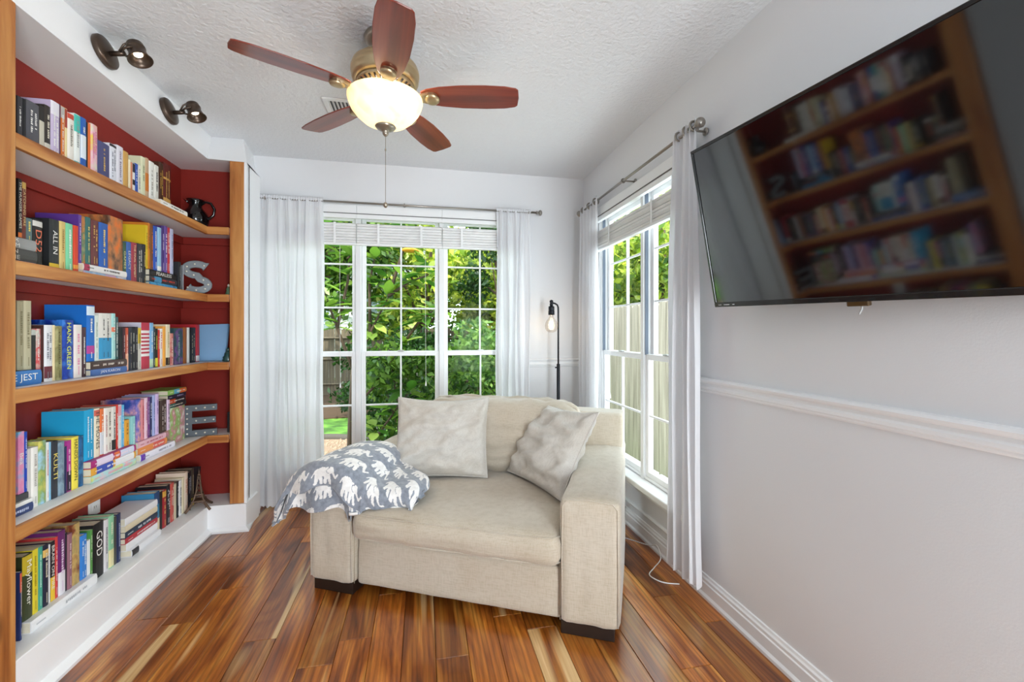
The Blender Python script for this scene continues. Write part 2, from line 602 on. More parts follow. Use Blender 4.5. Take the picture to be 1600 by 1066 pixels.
# mouldings of the right wall
def sweepX(prof, y0, y1):      # prof: (distance off the wall, z)
    return MB().extrude(prof, y0, y1, lambda a, t, z: (XR - a, t, z))
def sweepY(prof, x0, x1):
    return MB().extrude(prof, x0, x1, lambda a, t, z: (t, YB - a, z))
BASE = [(0, 0), (.024, 0), (.024, .012), (.017, .022), (.017, .066), (.013, .070), (.013, .082), (.008, .088), (.006, .097), (0, .099)]
RAIL = [(0, .932), (.006, .932), (.011, .938), (.011, .944), (.016, .948), (.016, .958), (.010, .964), (.010, .974), (.020, .981), (.024, .989), (.018, .997), (0, .999)]
tag(sweepX(BASE, YF, YB).build('baseboard_right', trim_paint), 'white moulded baseboard along the television wall', 'baseboard', kind='structure')
tag(sweepX(RAIL, YF, 1.868).build('trim_2', trim_paint), 'white moulded chair rail below the television', 'chair rail', kind='structure')
tag(sweepY(BASE, -1.13, XR).build('baseboard_back', trim_paint), 'white moulded baseboard under the triple window', 'baseboard', kind='structure')
tag(sweepY(RAIL, BW1 + .06, XR).build('trim_3', trim_paint), 'white chair rail on the back wall behind the floor lamp', 'chair rail', kind='structure')
tag(sweepX([(0, .135), (.008, .137), (.013, .145), (.008, .153), (0, .155)], RW0, RW1).build('trim_4', trim_paint), 'thin white panel strip under the double window', 'moulding', kind='structure')

# ---------------------------------------------------------------- windows
sash_paint = mat('sash_white', 'f1f1f2', .35)
liner_mat = mat('jamb_liner_grey', '5c6676', .5)
lock_mat = mat('sash_lock_metal', 'a8a8a6', .35, metal=.8)

def window_unit(name, label, fn, a0, a1, z0, zr, z1, rows_up, rows_lo, near_liner=False, am=None):
    """one double-hung unit; a0..a1 glass width, z0..zr lower glass, zr+.035..z1 upper glass; fn(a, d, z) -> xyz"""
    t = thing(name, label, 'window', kind='structure')
    def bx(nm, a, b, d0, d1, lo, hi, parent, m=sash_paint, bev=.002):
        vs = MB().box(a, b, d0, d1, lo, hi)
        vs.v = [fn(*p) for p in vs.v]
        return vs.build(nm, m, parent, bevel=bev)
    s = .030
    bx('jamb', a0 - .047, a0 - s, -.004, .055, z0 - .045, z1 + .045, t)
    bx('jamb', a1 + s, a1 + .047, -.004, .055, z0 - .045, z1 + .045, t)
    bx('head', a0 - s, a1 + s, -.004, .11, z1 + s, z1 + .045, t)
    bx('sill_rail', a0 - s, a1 + s, -.004, .11, z0 - .045, z0 - .030, t)
    if near_liner:
        bx('jamb_liner', a0 - s, a0 - s + .005, .0, .02, zr + .03, z1 + .02, t, liner_mat, 0)
        bx('jamb_liner', a1 + s - .006, a1 + s, .0, .02, zr + .03, z1 + .02, t, liner_mat, 0)
    for nm, lo, hi, d, rows in (('upper_sash', zr + .035, z1, .040, rows_up), ('lower_sash', z0, zr, .006, rows_lo)):
        bl, bh = (lo - .020, hi + .030) if nm == 'upper_sash' else (lo - .030, hi + .033)
        sa = bx(nm, a0 - s + .001, a0, d, d + .03, bl, bh, t)
        bx('stile', a1, a1 + s - .001, d, d + .03, bl, bh, sa)
        bx('rail', a0, a1, d, d + .03, bl, lo, sa)
        bx('rail', a0, a1, d, d + .03, hi, bh, sa)
        zs = [lo + (hi - lo) * i / rows for i in range(rows + 1)]
        am = (a0 + a1) / 2 if am is None else am
        mw = .006
        bx('muntin', am - mw, am + mw, d + .004, d + .022, lo, hi, sa)
        for z in zs[1:-1]:
            bx('muntin', a0, a1, d + .005, d + .021, z - mw, z + mw, sa)
        for i in range(rows):
            for p, q in ((a0, am), (am, a1)):
                pv = MB().box(p + .0005, q - .0005, d + .0125, d + .0145, zs[i] + .0005, zs[i + 1] - .0005)
                pv.v = [fn(*w_) for w_ in pv.v]
                pv.build('pane', pane_mat, sa)
    bx('sash_lock', (a0 + a1) / 2 - .022, (a0 + a1) / 2 + .022, -.004, .02, zr + .033, zr + .043, t, lock_mat, .003)
    return t

fb = lambda a, d, z: (a, YB + d, z)
frt = lambda a, d, z: (XR + d, a, z)
window_unit('window_1', 'white double-hung window half hidden by the wide curtain beside bookcase', fb, -1.012, -.508, .312, 1.03, 2.028, 3, 2)
window_unit('window_2', 'middle white double-hung window of three behind the armchair', fb, -.411, .092, .312, 1.03, 2.028, 3, 2)
window_unit('window_3', 'white double-hung window by the narrow curtain near floor lamp', fb, .188, .688, .312, 1.03, 2.028, 3, 2)
window_unit('window_4', 'white double-hung window in the television wall, nearer the corner', frt, 2.432, 2.955, .398, 1.045, 1.998, 3, 2, True)
window_unit('window_5', 'white double-hung window in the television wall, nearer the television', frt, 1.955, 2.338, .398, 1.045, 1.998, 3, 2, True, 2.077)
# casings and sills
mb = MB()
cas = thing('trim_5', 'white flat casing framing the triple window', 'window trim', (-.16, YB, 0), kind='structure')
def cbox(nm, par, *a, bev=.003):
    return MB().box(*a).build(nm, trim_paint, par, w=True, bevel=bev)
cbox('mullion', cas, -.478, -.441, YB - .012, YB - .0045, BZ0, BZ1)
cbox('mullion', cas, .122, .158, YB - .012, YB - .0045, BZ0, BZ1)
cbox('side_casing', cas, BW0 - .045, BW0 + .004, YB - .016, YB, BZ0 - .02, BZ1 + .05)
cbox('side_casing', cas, BW1 - .004, BW1 + .06, YB - .016, YB, BZ0 - .02, BZ1 + .05)
cbox('head_casing', cas, BW0 - .045, BW1 + .06, YB - .018, YB, BZ1 - .004, BZ1 + .06)
cbox('sill', cas, BW0 - .06, BW1 + .07, YB - .05, YB + .10, BZ0 - .03, BZ0 + .002)
cas2 = thing('trim_6', 'white flat casing and deep sill of the double window', 'window trim', (XR, 2.37, 0), kind='structure')
cbox('mullion', cas2, XR - .010, XR - .0045, 2.368, 2.402, RZ0, RZ1)
cbox('side_casing', cas2, XR - .016, XR, RW0 - .035, RW0 + .006, RZ0 - .02, RZ1 + .05)
cbox('side_casing', cas2, XR - .016, XR, RW1 - .024, RW1 + .05, RZ0 - .02, RZ1 + .05)
cbox('head_casing', cas2, XR - .018, XR, RW0 - .035, RW1 + .05, RZ1 - .004, RZ1 + .06)
cbox('sill', cas2, XR - .085, XR + .10, RW0 - .045, RW1 + .07, RZ0 - .028, RZ0 + .005, bev=.006)
cbox('apron', cas2, XR - .022, XR, RW0 - .03, RW1 + .04, RZ0 - .085, RZ0 - .028)

# ---------------------------------------------------------------- woven shades
shade_mat = mat('woven_shade_white', 'f2f1f0', .7, bump=.2, bscale=90, vary=.05, vscale=30)
hem_mat = mat('shade_hem_white', 'f3f3f3', .6)
strip_mat = mat('headrail_shadow_grey', '6e6a68', .5)
cord_mat = mat('shade_cord', 'ebe9e2', .7)

def shade(label, fn, a0, a1, zt, zb, zrail, seed):
    rr = random.Random(seed)
    t = thing('roman_shade', label, 'window shade', group='white woven shades drawn up at the windows')
    def bx(nm, m, *q, par=t, bev=.001):
        o = MB().box(*q)
        o.v = [fn(*p) for p in o.v]
        return o.build(nm, m, par, bevel=bev)
    bx('headrail', hem_mat, a0, a1, -.050, -.019, zrail - .005, zrail + .055, bev=.003)
    bx('headrail_shadow', strip_mat, a0, a1, -.053, -.019, zrail - .009, zrail - .005, bev=0)  # dark strip painting in the gap shadow under the headrail
    bx('valance', hem_mat, a0, a1, -.048, -.022, zrail - .040, zrail - .009, bev=.002)
    # the drawn-up stack of folds
    n = 7
    for i in range(n):
        u0, u1 = i / n, (i + 1) / n
        z_hi = zt + (zb - zt) * u0
        z_lo = zt + (zb - zt) * u1 + .0015
        bulge = .006 + .010 * rr.random()
        mb = MB()
        prof = [(-.022, z_lo), (-.046 - bulge * .4, z_lo), (-.050 - bulge, (z_lo + z_hi) / 2), (-.046 - bulge * .3, z_hi), (-.022, z_hi)]
        mb.extrude(prof, a0 + .002 + .002 * rr.random(), a1 - .002 - .002 * rr.random(), lambda a, q, z: fn(q, a, z))
        mb.build('fold', shade_mat, t)
    bx('hem_bar', hem_mat, a0, a1, -.056, -.022, zb - .016, zb - .001, bev=.002)
    for k in (.25, .75):
        a = a0 + (a1 - a0) * k
        bx('tape', hem_mat, a - .008, a + .008, -.0665, -.0655, zb - .01, zt, bev=0)
    mb = MB().tube([fn(a0 + (a1 - a0) * .8, -.03, zb - .02), fn(a0 + (a1 - a0) * .8, -.028, zb - .5), fn(a0 + (a1 - a0) * .805, -.028, zb - 1.0)], .0012, 6)
    mb.build('pull_cord', cord_mat, t)
    a = a0 + (a1 - a0) * .805
    mb = MB().lathe([(.001, 0), (.005, -.03), (.0055, -.04), (.001, -.043)], fn(a, -.028, zb - 1.0), 8)
    mb.build('tassel', hem_mat, t)
    return t
shade('white woven shade behind the wide curtain beside the bookcase', fb, -1.045, -.4665, 1.988, 1.848, 2.065, 1)
shade('white woven shade over the middle window behind the armchair', fb, -.4655, .1415, 1.988, 1.848, 2.065, 2)
shade('white woven shade next to the narrow curtain near floor lamp', fb, .1425, .720, 1.988, 1.848, 2.065, 3)
shade('long white woven shade on the double window by the television', frt, 1.90, 3.005, 1.925, 1.80, 2.035, 4)

# ---------------------------------------------------------------- curtain rods
nickel = mat('brushed_nickel', '9a948c', .32, metal=.95)
def rod(label, p0, p1, side, loc):
    t = thing('curtain_rod', label, 'curtain rod', loc)
    p0, p1 = Vector(p0), Vector(p1)
    d = (p1 - p0).normalized()
    MB().tube([p0, p1], .0075, 12).build('pole', nickel, t, True, w=True)
    for e, s in ((p0, -1), (p1, 1)):
        q = d * s
        prof = [(.008, 0), (.013, .004), (.013, .010), (.008, .013), (.010, .018), (.021, .026), (.023, .034), (.019, .042), (.009, .047), (.001, .049)]
        Mx = q.to_track_quat('Z', 'Y').to_matrix()
        MB().lathe(prof, e, 20, M=Mx).build('finial', nickel, t, True, w=True)
    for k in (.03, .5, .97):
        c = p0.lerp(p1, k)
        mb = MB().tube([c + side * .085, c], .005, 8)
        mb.lathe([(.018, 0), (.018, .005), (.001, .006)], c + side * .080, 14, M=(side * -1).to_track_quat('Z', 'Y').to_matrix())
        ring = [c + (Vector((0, 0, 1)) * math.cos(a) + side * math.sin(a)) * .012 for a in [i * 2 * PI / 14 for i in range(15)]]
        mb.tube(ring, .0035, 6)
        mb.build('bracket', nickel, t, True, w=True)
    return t
rod('brushed nickel curtain rod above the triple window', (-1.115, 3.285, 2.126), (.855, 3.285, 2.126), Vector((0, 1, 0)), (-.13, YB, 2.126))
rod('brushed nickel curtain rod above the double window by television', (1.188, 1.752, 2.122), (1.188, 3.20, 2.122), Vector((1, 0, 0)), (XR, 2.47, 2.122))

# ---------------------------------------------------------------- curtains
def curtain(label, fn, a0, a1, zt, zb, waves, amp, seed, flare=0.0, grommet=None):
    rr = random.Random(seed)
    t = thing('curtain', label, 'curtain', fn((a0 + a1) / 2, 0, zb), group='sheer white curtain panels')
    ph = [rr.uniform(0, 6.28) for _ in range(6)]
    NU, NV = 150, 46
    def f(u, v):
        z = zt + (zb - zt) * v
        k = u + .022 * math.sin(2 * PI * (1.7 * u) + ph[0]) + .012 * math.sin(2 * PI * 3.1 * u + ph[1] + v)
        am = amp * (.45 + .55 * min(1, v * 3)) * (1 + .25 * math.sin(5 * u + ph[2]))
        off = am * math.sin(2 * PI * waves * k + ph[3] + .35 * math.sin(2.2 * v + ph[4])) + .25 * am * math.sin(2 * PI * waves * 2.3 * k + ph[5] + v)
        off += .004 * math.exp(-((v - .03) / .02) ** 2) * math.sin(2 * PI * waves * 4 * u)
        a = a0 + (a1 - a0) * u + (u - .5) * flare * v + .006 * math.sin(9 * v + 12 * u)
        return fn(a, off, z + (.006 * math.sin(2 * PI * waves * 2 * u + ph[1]) if v > .99 or v < .01 else 0))
    mb = MB().grid(NU, NV, f)
    mb.build('panel', curtain_mat, t, True, w=True)
    # rod pocket header
    mb = MB().grid(NU, 5, lambda u, v: (lambda p: fn(a0 + (a1 - a0) * u, -.013 * math.sin(PI * v) - .002 + .003 * math.sin(2 * PI * waves * 4 * u + ph[2]), zt + .012 - .030 * v))(0))
    if grommet is None:
        mb.build('rod_pocket', curtain_mat, t, True, w=True)
    else:
        for g in grommet:
            c = Vector(fn(g, 0, zt - .028))
            ax = Vector(fn(g + .01, 0, zt)) - Vector(fn(g, 0, zt))
            ring = []
            q = ax.normalized()
            s = q.cross(Vector((0, 0, 1)))
            ring = [c + (Vector((0, 0, 1)) * math.cos(a) + s * math.sin(a)) * .021 for a in [i * 2 * PI / 20 for i in range(21)]]
            MB().tube(ring, .0055, 8).build('grommet', nickel, t, True, w=True)
    return t
cb = lambda a, d, z: (a, 3.285 + d, z)
cr = lambda a, d, z: (1.188 + d, a, z)
curtain('wide sheer white curtain hanging beside the bookcase, floor length', cb, -1.125, -.682, 2.137, .012, 7, .017, 1)
curtain('narrow sheer white curtain on back wall beside the floor lamp', cb, .545, .812, 2.137, .012, 5, .018, 2)
curtain('sheer white curtain in the corner behind armchair, ring-topped', cr, 2.86, 3.235, 2.150, .012, 6, .020, 3, grommet=(2.905, 3.02, 3.14))
curtain('sheer white curtain bunched next to the television, ring-topped', cr, 1.745, 1.925, 2.155, .085, 4, .026, 5, flare=.05, grommet=(1.765, 1.82, 1.88))

# ---------------------------------------------------------------- bookcase
SHZ = {1: 1.838, 2: 1.433, 3: 1.024, 4: .585}
bc = thing('built_in_bookcase', 'built-in bookcase with stained pine posts and white shelves, dark red back', 'bookcase', (-1.38, 2.4, 0))
post_m = shelf_wood_z
MB().box(XF - .085, XF + .004, 1.575, 1.671, 0, ST).build('post', post_m, bc, w=True, bevel=.003)
MB().box(-1.146, -1.066, YJ + .012, YJ + .10, .166, ST).build('post', post_m, bc, w=True, bevel=.003)
under = mat('shelf_underside', 'd8d4d6', .55)
for i, z in SHZ.items():
    mb = MB().prism([(NB, 1.578), (XF - .020, 1.578), (XF - .020, YJ + .018), (-1.148, YJ + .018), (-1.148, NE), (NB, NE)], z - .028, z)
    sh = mb.build('shelf', white_paint, bc, w=True)
    MB().box(XF - .020, XF, 1.667, YJ, z - .044, z + .001).build('shelf_nosing', shelf_wood_y, sh, w=True, bevel=.002)
    MB().prism([(XF - .020, YJ), (-1.148, YJ), (-1.148, YJ + .018), (XF - .020, YJ + .018)], z - .044, z + .001).build('shelf_nosing', shelf_wood_x, sh, w=True, bevel=.002)
    MB().box(NB, NB + .018, 1.60, NE, z - .075, z - .029).build('cleat', red_paint, sh, w=True, bevel=.002)
    MB().box(NB + .018, -1.15, NE - .018, NE, z - .075, z - .029).build('cleat', red_paint, sh, w=True, bevel=.002)
pl = MB().prism([(NB, 1.50), (XF, 1.50), (XF, YJ), (-1.052, YJ), (-1.052, NE), (NB, NE)], 0, .165).build('plinth', white_paint, bc, w=True, bevel=.003)
mb = MB()
mb.add([(XF, 1.5, 0), (XF + .028, 1.5, 0), (XF + .028, 1.5, .012), (XF, 1.5, .03),
        (XF, YJ, 0), (XF + .028, YJ - .014, 0), (XF + .028, YJ - .014, .012), (XF, YJ, .03),
        (-1.052, YJ, 0), (-1.03, YJ - .014, 0), (-1.03, YJ - .014, .012), (-1.052, YJ, .03),
        (-1.13, YB, 0), (-1.10, YB, 0), (-1.10, YB, .012), (-1.13, YB, .03)],
       [q for k in (0, 4, 8) for q in ((k, k + 1, k + 5, k + 4), (k + 1, k + 2, k + 6, k + 5), (k + 2, k + 3, k + 7, k + 6), (k + 3, k, k + 4, k + 7))] + [(3, 2, 1, 0), (12, 13, 14, 15)])
mb.build('shoe_moulding', trim_paint, pl, w=True)

# ---------------------------------------------------------------- books
BOOKS = [
('U',1,1.8,0.0192,1.838,0.173,0.135,-1.35,'3c3b40','charcoal','*','f2f0ea',{}),
('U',1,1.82,0.0132,1.838,0.174,0.135,-1.35,'1b1b20','black','','',{}),
('U',1,1.834,0.0522,1.838,0.178,0.135,-1.35,'55545a','slate grey','*','f2f0ea',{}),
('U',1,1.887,0.0212,1.838,0.187,0.135,-1.35,'2c2825','black and cream','','',{'b': [(0.2,0.7,'cfc7b4')]}),
('U',1,1.909,0.0262,1.838,0.198,0.135,-1.35,'3a3430','dark brown','*','e8e0cc',{'b': [(0.18,0.3,'d8d2c4')]}),
('U',1,1.936,0.0402,1.838,0.229,0.145,-1.35,'cdbcd8','lilac and white','*','f2f0ea',{'b': [(0.78,1,'ece6ee')]}),
('U',1,1.9766,0.006,1.838,0.232,0.135,-1.35,'46264a','thin dark purple','','',{}),
('U',1,1.983,0.0182,1.838,0.232,0.135,-1.35,'d8762c','orange','*','f2f0ea',{'b': [(0.8,0.99,'b9b4ae')]}),
('U',1,2.002,0.0122,1.838,0.231,0.135,-1.35,'f0d9a0','pale yellow','','',{'b': [(0.68,0.99,'a8402c')]}),
('U',1,2.015,0.0322,1.838,0.222,0.135,-1.35,'f2ebe0','ivory','*','8a8274',{'b': [(0.9,0.99,'cc4f3c')]}),
('U',1,2.048,0.0322,1.838,0.234,0.135,-1.35,'eef0ea','white and teal','*','9aa0a0',{'b': [(0.7,0.99,'4fc0b0'),(0.02,0.2,'4fb8b0')]}),
('U',1,2.081,0.0312,1.838,0.236,0.135,-1.35,'2f63b4','blue and white','*','f2f0ea',{'b': [(0.3,0.7,'e6ecf4')]}),
('U',1,2.113,0.0082,1.838,0.229,0.135,-1.35,'15141a','thin black','','',{}),
('U',1,2.122,0.0142,1.838,0.231,0.135,-1.35,'ea7438','coral orange','','',{}),
('U',1,2.137,0.0382,1.838,0.236,0.135,-1.35,'f3d9b8','rainbow striped','*','d86aa0',{'v': ['f0d24a','f2b8c8','e8e0c8']}),
('U',1,2.177,0.071,1.838,0.184,0.135,-1.35,'4b4c78','navy blue','*','d8b25c',{}),
('U',1,2.249,0.0442,1.838,0.201,0.135,-1.35,'e8e8ef','white','*','7a7a88',{'b': [(0.94,0.995,'2a2228')]}),
('U',1,2.294,0.0442,1.838,0.212,0.135,-1.35,'e4dfe6','pale grey','*','8a7a90',{}),
('U',1,2.339,0.0362,1.838,0.204,0.135,-1.35,'d0a055','tan','','',{}),
('U',1,2.376,0.0152,1.838,0.179,0.135,-1.35,'f4e4c0','thin cream','','',{}),
('U',1,2.392,0.0132,1.838,0.171,0.135,-1.35,'da8a66','salmon','','',{}),
('U',1,2.406,0.0182,1.838,0.172,0.135,-1.35,'e9e6e0','black and white striped','','',{'b': [(0.4,0.55,'222226'),(0.75,0.99,'2a2a30')]}),
('U',1,2.425,0.0222,1.838,0.178,0.135,-1.35,'2f57b2','royal blue','*','f2f0ea',{}),
('U',1,2.448,0.0192,1.838,0.178,0.135,-1.35,'ebe5d4','speckled white','*','222222',{}),
('U',1,2.468,0.0352,1.838,0.229,0.145,-1.35,'dfe0bd','pale green','*','8c8c60',{}),
('U',1,2.504,0.0282,1.838,0.236,0.135,-1.35,'c8a684','beige','','',{'b': [(0.3,0.68,'c87428')]}),
('U',1,2.533,0.0442,1.838,0.232,0.135,-1.35,'efede6','chalk white','*','a09a8c',{}),
('U',1,2.578,0.0372,1.838,0.229,0.135,-1.35,'e6e2d8','white black-lettered','*','15151a',{'ts': 1.3}),
('U',1,2.616,0.0422,1.838,0.258,0.135,-1.35,'46291a','dark brown gilt','*','c89a48',{}),
('U',1,2.659,0.0702,1.838,0.272,0.135,-1.35,'5c1e1b','maroon leather','*','d2a860',{'b': [(0.25,0.32,'c89850'),(0.68,0.72,'c89850')]}),
('F',1,2.478,0.244,1.838,0.026,0.074,-1.268,'f0ece4','white','*','55534c',{}),
('F',2,1.66,0.192,1.433,0.014,0.14,-1.335,'d8a8a8','thin pink','','',{}),
('F',2,1.64,0.214,1.448,0.04,0.14,-1.335,'4c4a48','dark grey','IRON\nFLAME','d8d0c4',{}),
('F',2,1.64,0.211,1.489,0.036,0.14,-1.335,'9a9a98','silver grey','ONYX\nSTORM','f2f0ea',{}),
('U',2,1.803,0.0142,1.526,0.204,0.135,-1.35,'1e1d1e','black','THE HUNGER GAMES','e8e2d2',{'b': [(0.02,0.1,'d8702c')]}),
('U',2,1.818,0.0152,1.526,0.199,0.135,-1.35,'6e3226','rust brown','CATCHING FIRE','e0c080',{'b': [(0.88,0.99,'c8a050')]}),
('U',2,1.834,0.0232,1.526,0.078,0.135,-1.35,'5b7274','small teal grey','*','e8d060',{}),
('U',2,1.859,0.0412,1.433,0.174,0.14,-1.35,'262321','black orange-numbered','D52','ea7a58',{'ts': 1.0,'b': [(0.86,0.97,'d8d4cc')]}),
('U',2,1.93,0.0452,1.433,0.193,0.14,-1.35,'2b2c2d','black','ALL IN','f2f0ea',{'b': [(0.08,0.15,'e8c030')],'ts': 1.1}),
('U',2,1.976,0.0292,1.433,0.195,0.135,-1.35,'d9bf78','pale gold','*','a08040',{}),
('U',2,2.007,0.0342,1.433,0.195,0.135,-1.35,'7fd0a2','mint green','*','f0f4e8',{}),
('U',2,2.044,0.0262,1.433,0.195,0.135,-1.35,'d6452a','red orange','','',{'b': [(0.12,0.2,'f0a040')]}),
('F',2,2.073,0.261,1.433,0.022,0.14,-1.335,'c8a0c0','pink and blue patterned','','',{'v': ['d89ab0','8ab0d0','d8d0d8']}),
('F',2,2.073,0.261,1.456,0.026,0.14,-1.335,'f0ece8','white with dark lettering','*','33261f',{'b': [(0.0,0.12,'b03a58')]}),
('U',2,2.0706,0.0166,1.483,0.194,0.145,-1.35,'5e3b90','purple','*','e0d0ee',{}),
('U',2,2.088,0.0192,1.483,0.192,0.135,-1.35,'8c7048','brown patterned','*','e0a040',{'v': ['c87838','5c7a5a','b8a878']}),
('U',2,2.108,0.0282,1.483,0.195,0.135,-1.35,'386a66','teal green','*','e0c878',{}),
('U',2,2.138,0.0432,1.483,0.191,0.135,-1.35,'6d3a3b','maroon','*','e0b868',{}),
('U',2,2.184,0.0552,1.483,0.192,0.135,-1.35,'2f60b0','cobalt blue','*','f0d070',{}),
('U',2,2.24,0.0962,1.483,0.236,0.145,-1.35,'d9742f','orange photo-covered','','',{'v': ['e87828','b87848','5c4030']}),
('U',2,2.338,0.0222,1.433,0.189,0.135,-1.35,'3c5a48','small green','GAMES','e8e0a0',{}),
('U',2,2.361,0.0342,1.433,0.194,0.135,-1.35,'3d63a8','small blue','LEGACY','e8e4d8',{}),
('U',2,2.396,0.0412,1.433,0.199,0.135,-1.35,'a03a48','small crimson','THE FINAL GAMBIT','f0e0b0',{}),
('U',2,2.438,0.0432,1.433,0.202,0.135,-1.35,'35363c','small charcoal','*','d8d4cc',{}),
('U',2,2.482,0.0252,1.433,0.206,0.135,-1.35,'28282c','small black','*','c8b070',{}),
('F',2,2.51,0.247,1.433,0.026,0.14,-1.335,'3a8fc4','blue','','',{'v': ['3a8fc4','58b0dc','2a70a4']}),
('F',2,2.51,0.247,1.46,0.03,0.14,-1.335,'3a3a40','dark mixed-lettered','*','d84a3a',{'b': [(0.15,0.4,'4a90b8')]}),
('F',2,2.51,0.24,1.491,0.03,0.14,-1.335,'232326','black','FEARLESS','f2f0ea',{}),
('U',2,2.5076,0.0166,1.522,0.217,0.145,-1.35,'e0c02c','yellow','*','705810',{}),
('U',2,2.525,0.0172,1.522,0.233,0.135,-1.35,'d8842c','orange and black','*','222222',{}),
('U',2,2.543,0.0252,1.522,0.233,0.135,-1.35,'7a4a28','brown and orange','*','f08038',{}),
('U',2,2.569,0.0352,1.522,0.228,0.135,-1.35,'2d58b8','deep blue','*','f2f0ea',{}),
('U',2,2.605,0.0352,1.522,0.23,0.135,-1.35,'9cc8e4','light blue','','',{'b': [(0.02,0.12,'f0f0ea')]}),
('U',2,2.641,0.0252,1.522,0.245,0.135,-1.35,'4a3478','violet','*','e8d8f0',{}),
('U',2,2.667,0.0302,1.522,0.251,0.135,-1.35,'6a5098','purple white-lettered','*','f4f0f4',{'ts': 1.2}),
('U',2,2.698,0.0232,1.522,0.25,0.135,-1.35,'d04048','red and white','*','f6f0ee',{'ts': 1.2}),
('U',2,2.722,0.0322,1.522,0.249,0.135,-1.35,'c0c4e0','lavender white','*','8088b0',{}),
('U',2,2.762,0.028,1.433,0.164,0.135,-1.33,'26262a','short black','*','888888',{}),
('F',3,1.6,0.259,1.024,0.05,0.14,-1.325,'3a78bc','bright blue','INFINITE JEST','f2f0ea',{}),
('U',3,1.799,0.0242,1.075,0.236,0.14,-1.35,'b3ab8c','sage green ornate','*','847a58',{}),
('U',3,1.824,0.0302,1.075,0.24,0.14,-1.35,'c4bc9c','cream ornate','*','8a8060',{}),
('U',3,1.868,0.0182,1.024,0.19,0.135,-1.36,'c8ccc4','grey and black','','',{'b': [(0.25,0.9,'2c2e30')]}),
('U',3,1.887,0.0202,1.024,0.194,0.135,-1.36,'e05058','red striped white','*','f2f0ea',{'v': ['d8dcd0','e04850','dce0d4']}),
('U',3,1.9076,0.0366,1.024,0.208,0.135,-1.35,'e9e9ec','white and maroon','*','80808c',{'b': [(0.06,0.27,'6a2c38')],'face': '4a2e2a'}),
('U',3,1.945,0.0112,1.024,0.208,0.135,-1.35,'f0dcae','cream','','',{}),
('U',3,1.957,0.0322,1.024,0.205,0.135,-1.35,'a09a64','olive ornate','*','5c5830',{'v': ['b0aa78','807a48','a8a878']}),
('U',3,1.99,0.0552,1.024,0.229,0.145,-1.35,'1b4fc0','blue camouflage','HANK GREEN','e8f050',{'v': ['1b4fc0','0c2e90','3a80d8'],'ts': 0.6}),
('U',3,2.046,0.0422,1.024,0.211,0.135,-1.35,'f0e6de','white pink-lettered','*','e890b0',{'ts': 1.2}),
('U',3,2.09,0.0212,1.024,0.201,0.135,-1.35,'4b3038','plum','*','f2f0ea',{}),
('F',3,2.1135,0.222,1.024,0.026,0.14,-1.335,'4f72b0','blue','JAN KARON','f0f0f4',{}),
('F',3,2.1135,0.222,1.051,0.032,0.14,-1.335,'4b3834','dark brown','*','d8ccc0',{}),
('U',3,2.114,0.0452,1.084,0.233,0.145,-1.35,'2070c8','tall bright blue','*','f2f0ea',{'b': [(0.82,0.98,'dceaf4'),(0.14,0.28,'c04898')]}),
('U',3,2.16,0.0222,1.084,0.193,0.135,-1.35,'e4ece4','pale green white','*','9aa89a',{}),
('U',3,2.183,0.0782,1.084,0.203,0.135,-1.35,'e6e2da','ivory with blue label','*','3a3430',{'b': [(0.03,0.48,'3a98c8')],'ts': 0.5}),
('U',3,2.262,0.0252,1.084,0.205,0.135,-1.35,'a8d8d4','aqua','*','f2f0ea',{'b': [(0.6,0.7,'e87858')]}),
('U',3,2.2876,0.0186,1.084,0.19,0.135,-1.35,'3a5a5e','dark teal speckled','*','e8e8e0',{'ts': 1.2}),
('U',3,2.308,0.0292,1.084,0.146,0.135,-1.35,'1c1b20','black','','',{}),
('U',3,2.338,0.0172,1.024,0.203,0.135,-1.35,'4a2430','wine','*','e8d0c8',{}),
('U',3,2.356,0.0192,1.024,0.202,0.135,-1.35,'c8543a','red and peach','*','f8e8d8',{'b': [(0.02,0.4,'f0b898')]}),
('U',3,2.378,0.0242,1.024,0.204,0.135,-1.35,'2c303c','dark navy','*','a8a090',{}),
('U',3,2.403,0.0212,1.024,0.203,0.135,-1.35,'22262c','black marbled','*','d0d0c8',{}),
('U',3,2.426,0.0202,1.024,0.207,0.135,-1.35,'2e3036','black and grey','*','b8b8b0',{}),
('U',3,2.447,0.0222,1.024,0.204,0.135,-1.35,'d8d4c8','cream banded','*','202020',{'b': [(0.62,0.99,'e0c034')]}),
('U',3,2.471,0.0672,1.024,0.229,0.145,-1.35,'f0ece8','red striped','','',{'b': [(0.0,0.27,'c03a50'),(0.33,0.37,'c03a50'),(0.41,0.45,'c03a50'),(0.49,0.53,'c03a50'),(0.57,0.61,'c03a50'),(0.65,0.69,'c03a50'),(0.73,0.77,'c03a50'),(0.83,1,'c03a50')],'face': 'd4d2e2'}),
('U',3,2.539,0.0312,1.024,0.229,0.135,-1.35,'7fb4de','sky blue','*','f2f0ea',{'b': [(0.02,0.2,'b8d8b0')]}),
('U',3,2.571,0.0152,1.024,0.208,0.135,-1.35,'33424c','slate blue','*','e8e8d8',{'ts': 1.2}),
('U',3,2.587,0.0222,1.024,0.2,0.135,-1.35,'26281e','black and yellow','*','d8d848',{'b': [(0.02,0.24,'e0d83c')]}),
('U',3,2.61,0.0182,1.024,0.194,0.135,-1.35,'d83c30','scarlet','*','f8e8e0',{}),
('U',3,2.629,0.0222,1.024,0.2,0.135,-1.35,'f2ece6','white red-lettered','*','d03830',{'ts': 1.1}),
('U',3,2.652,0.0282,1.024,0.212,0.135,-1.35,'f0a848','amber','','',{}),
('U',3,2.681,0.0402,1.024,0.223,0.14,-1.35,'ece0c0','pale cream','*','b8a878',{'b': [(0.02,0.2,'33261f')]}),
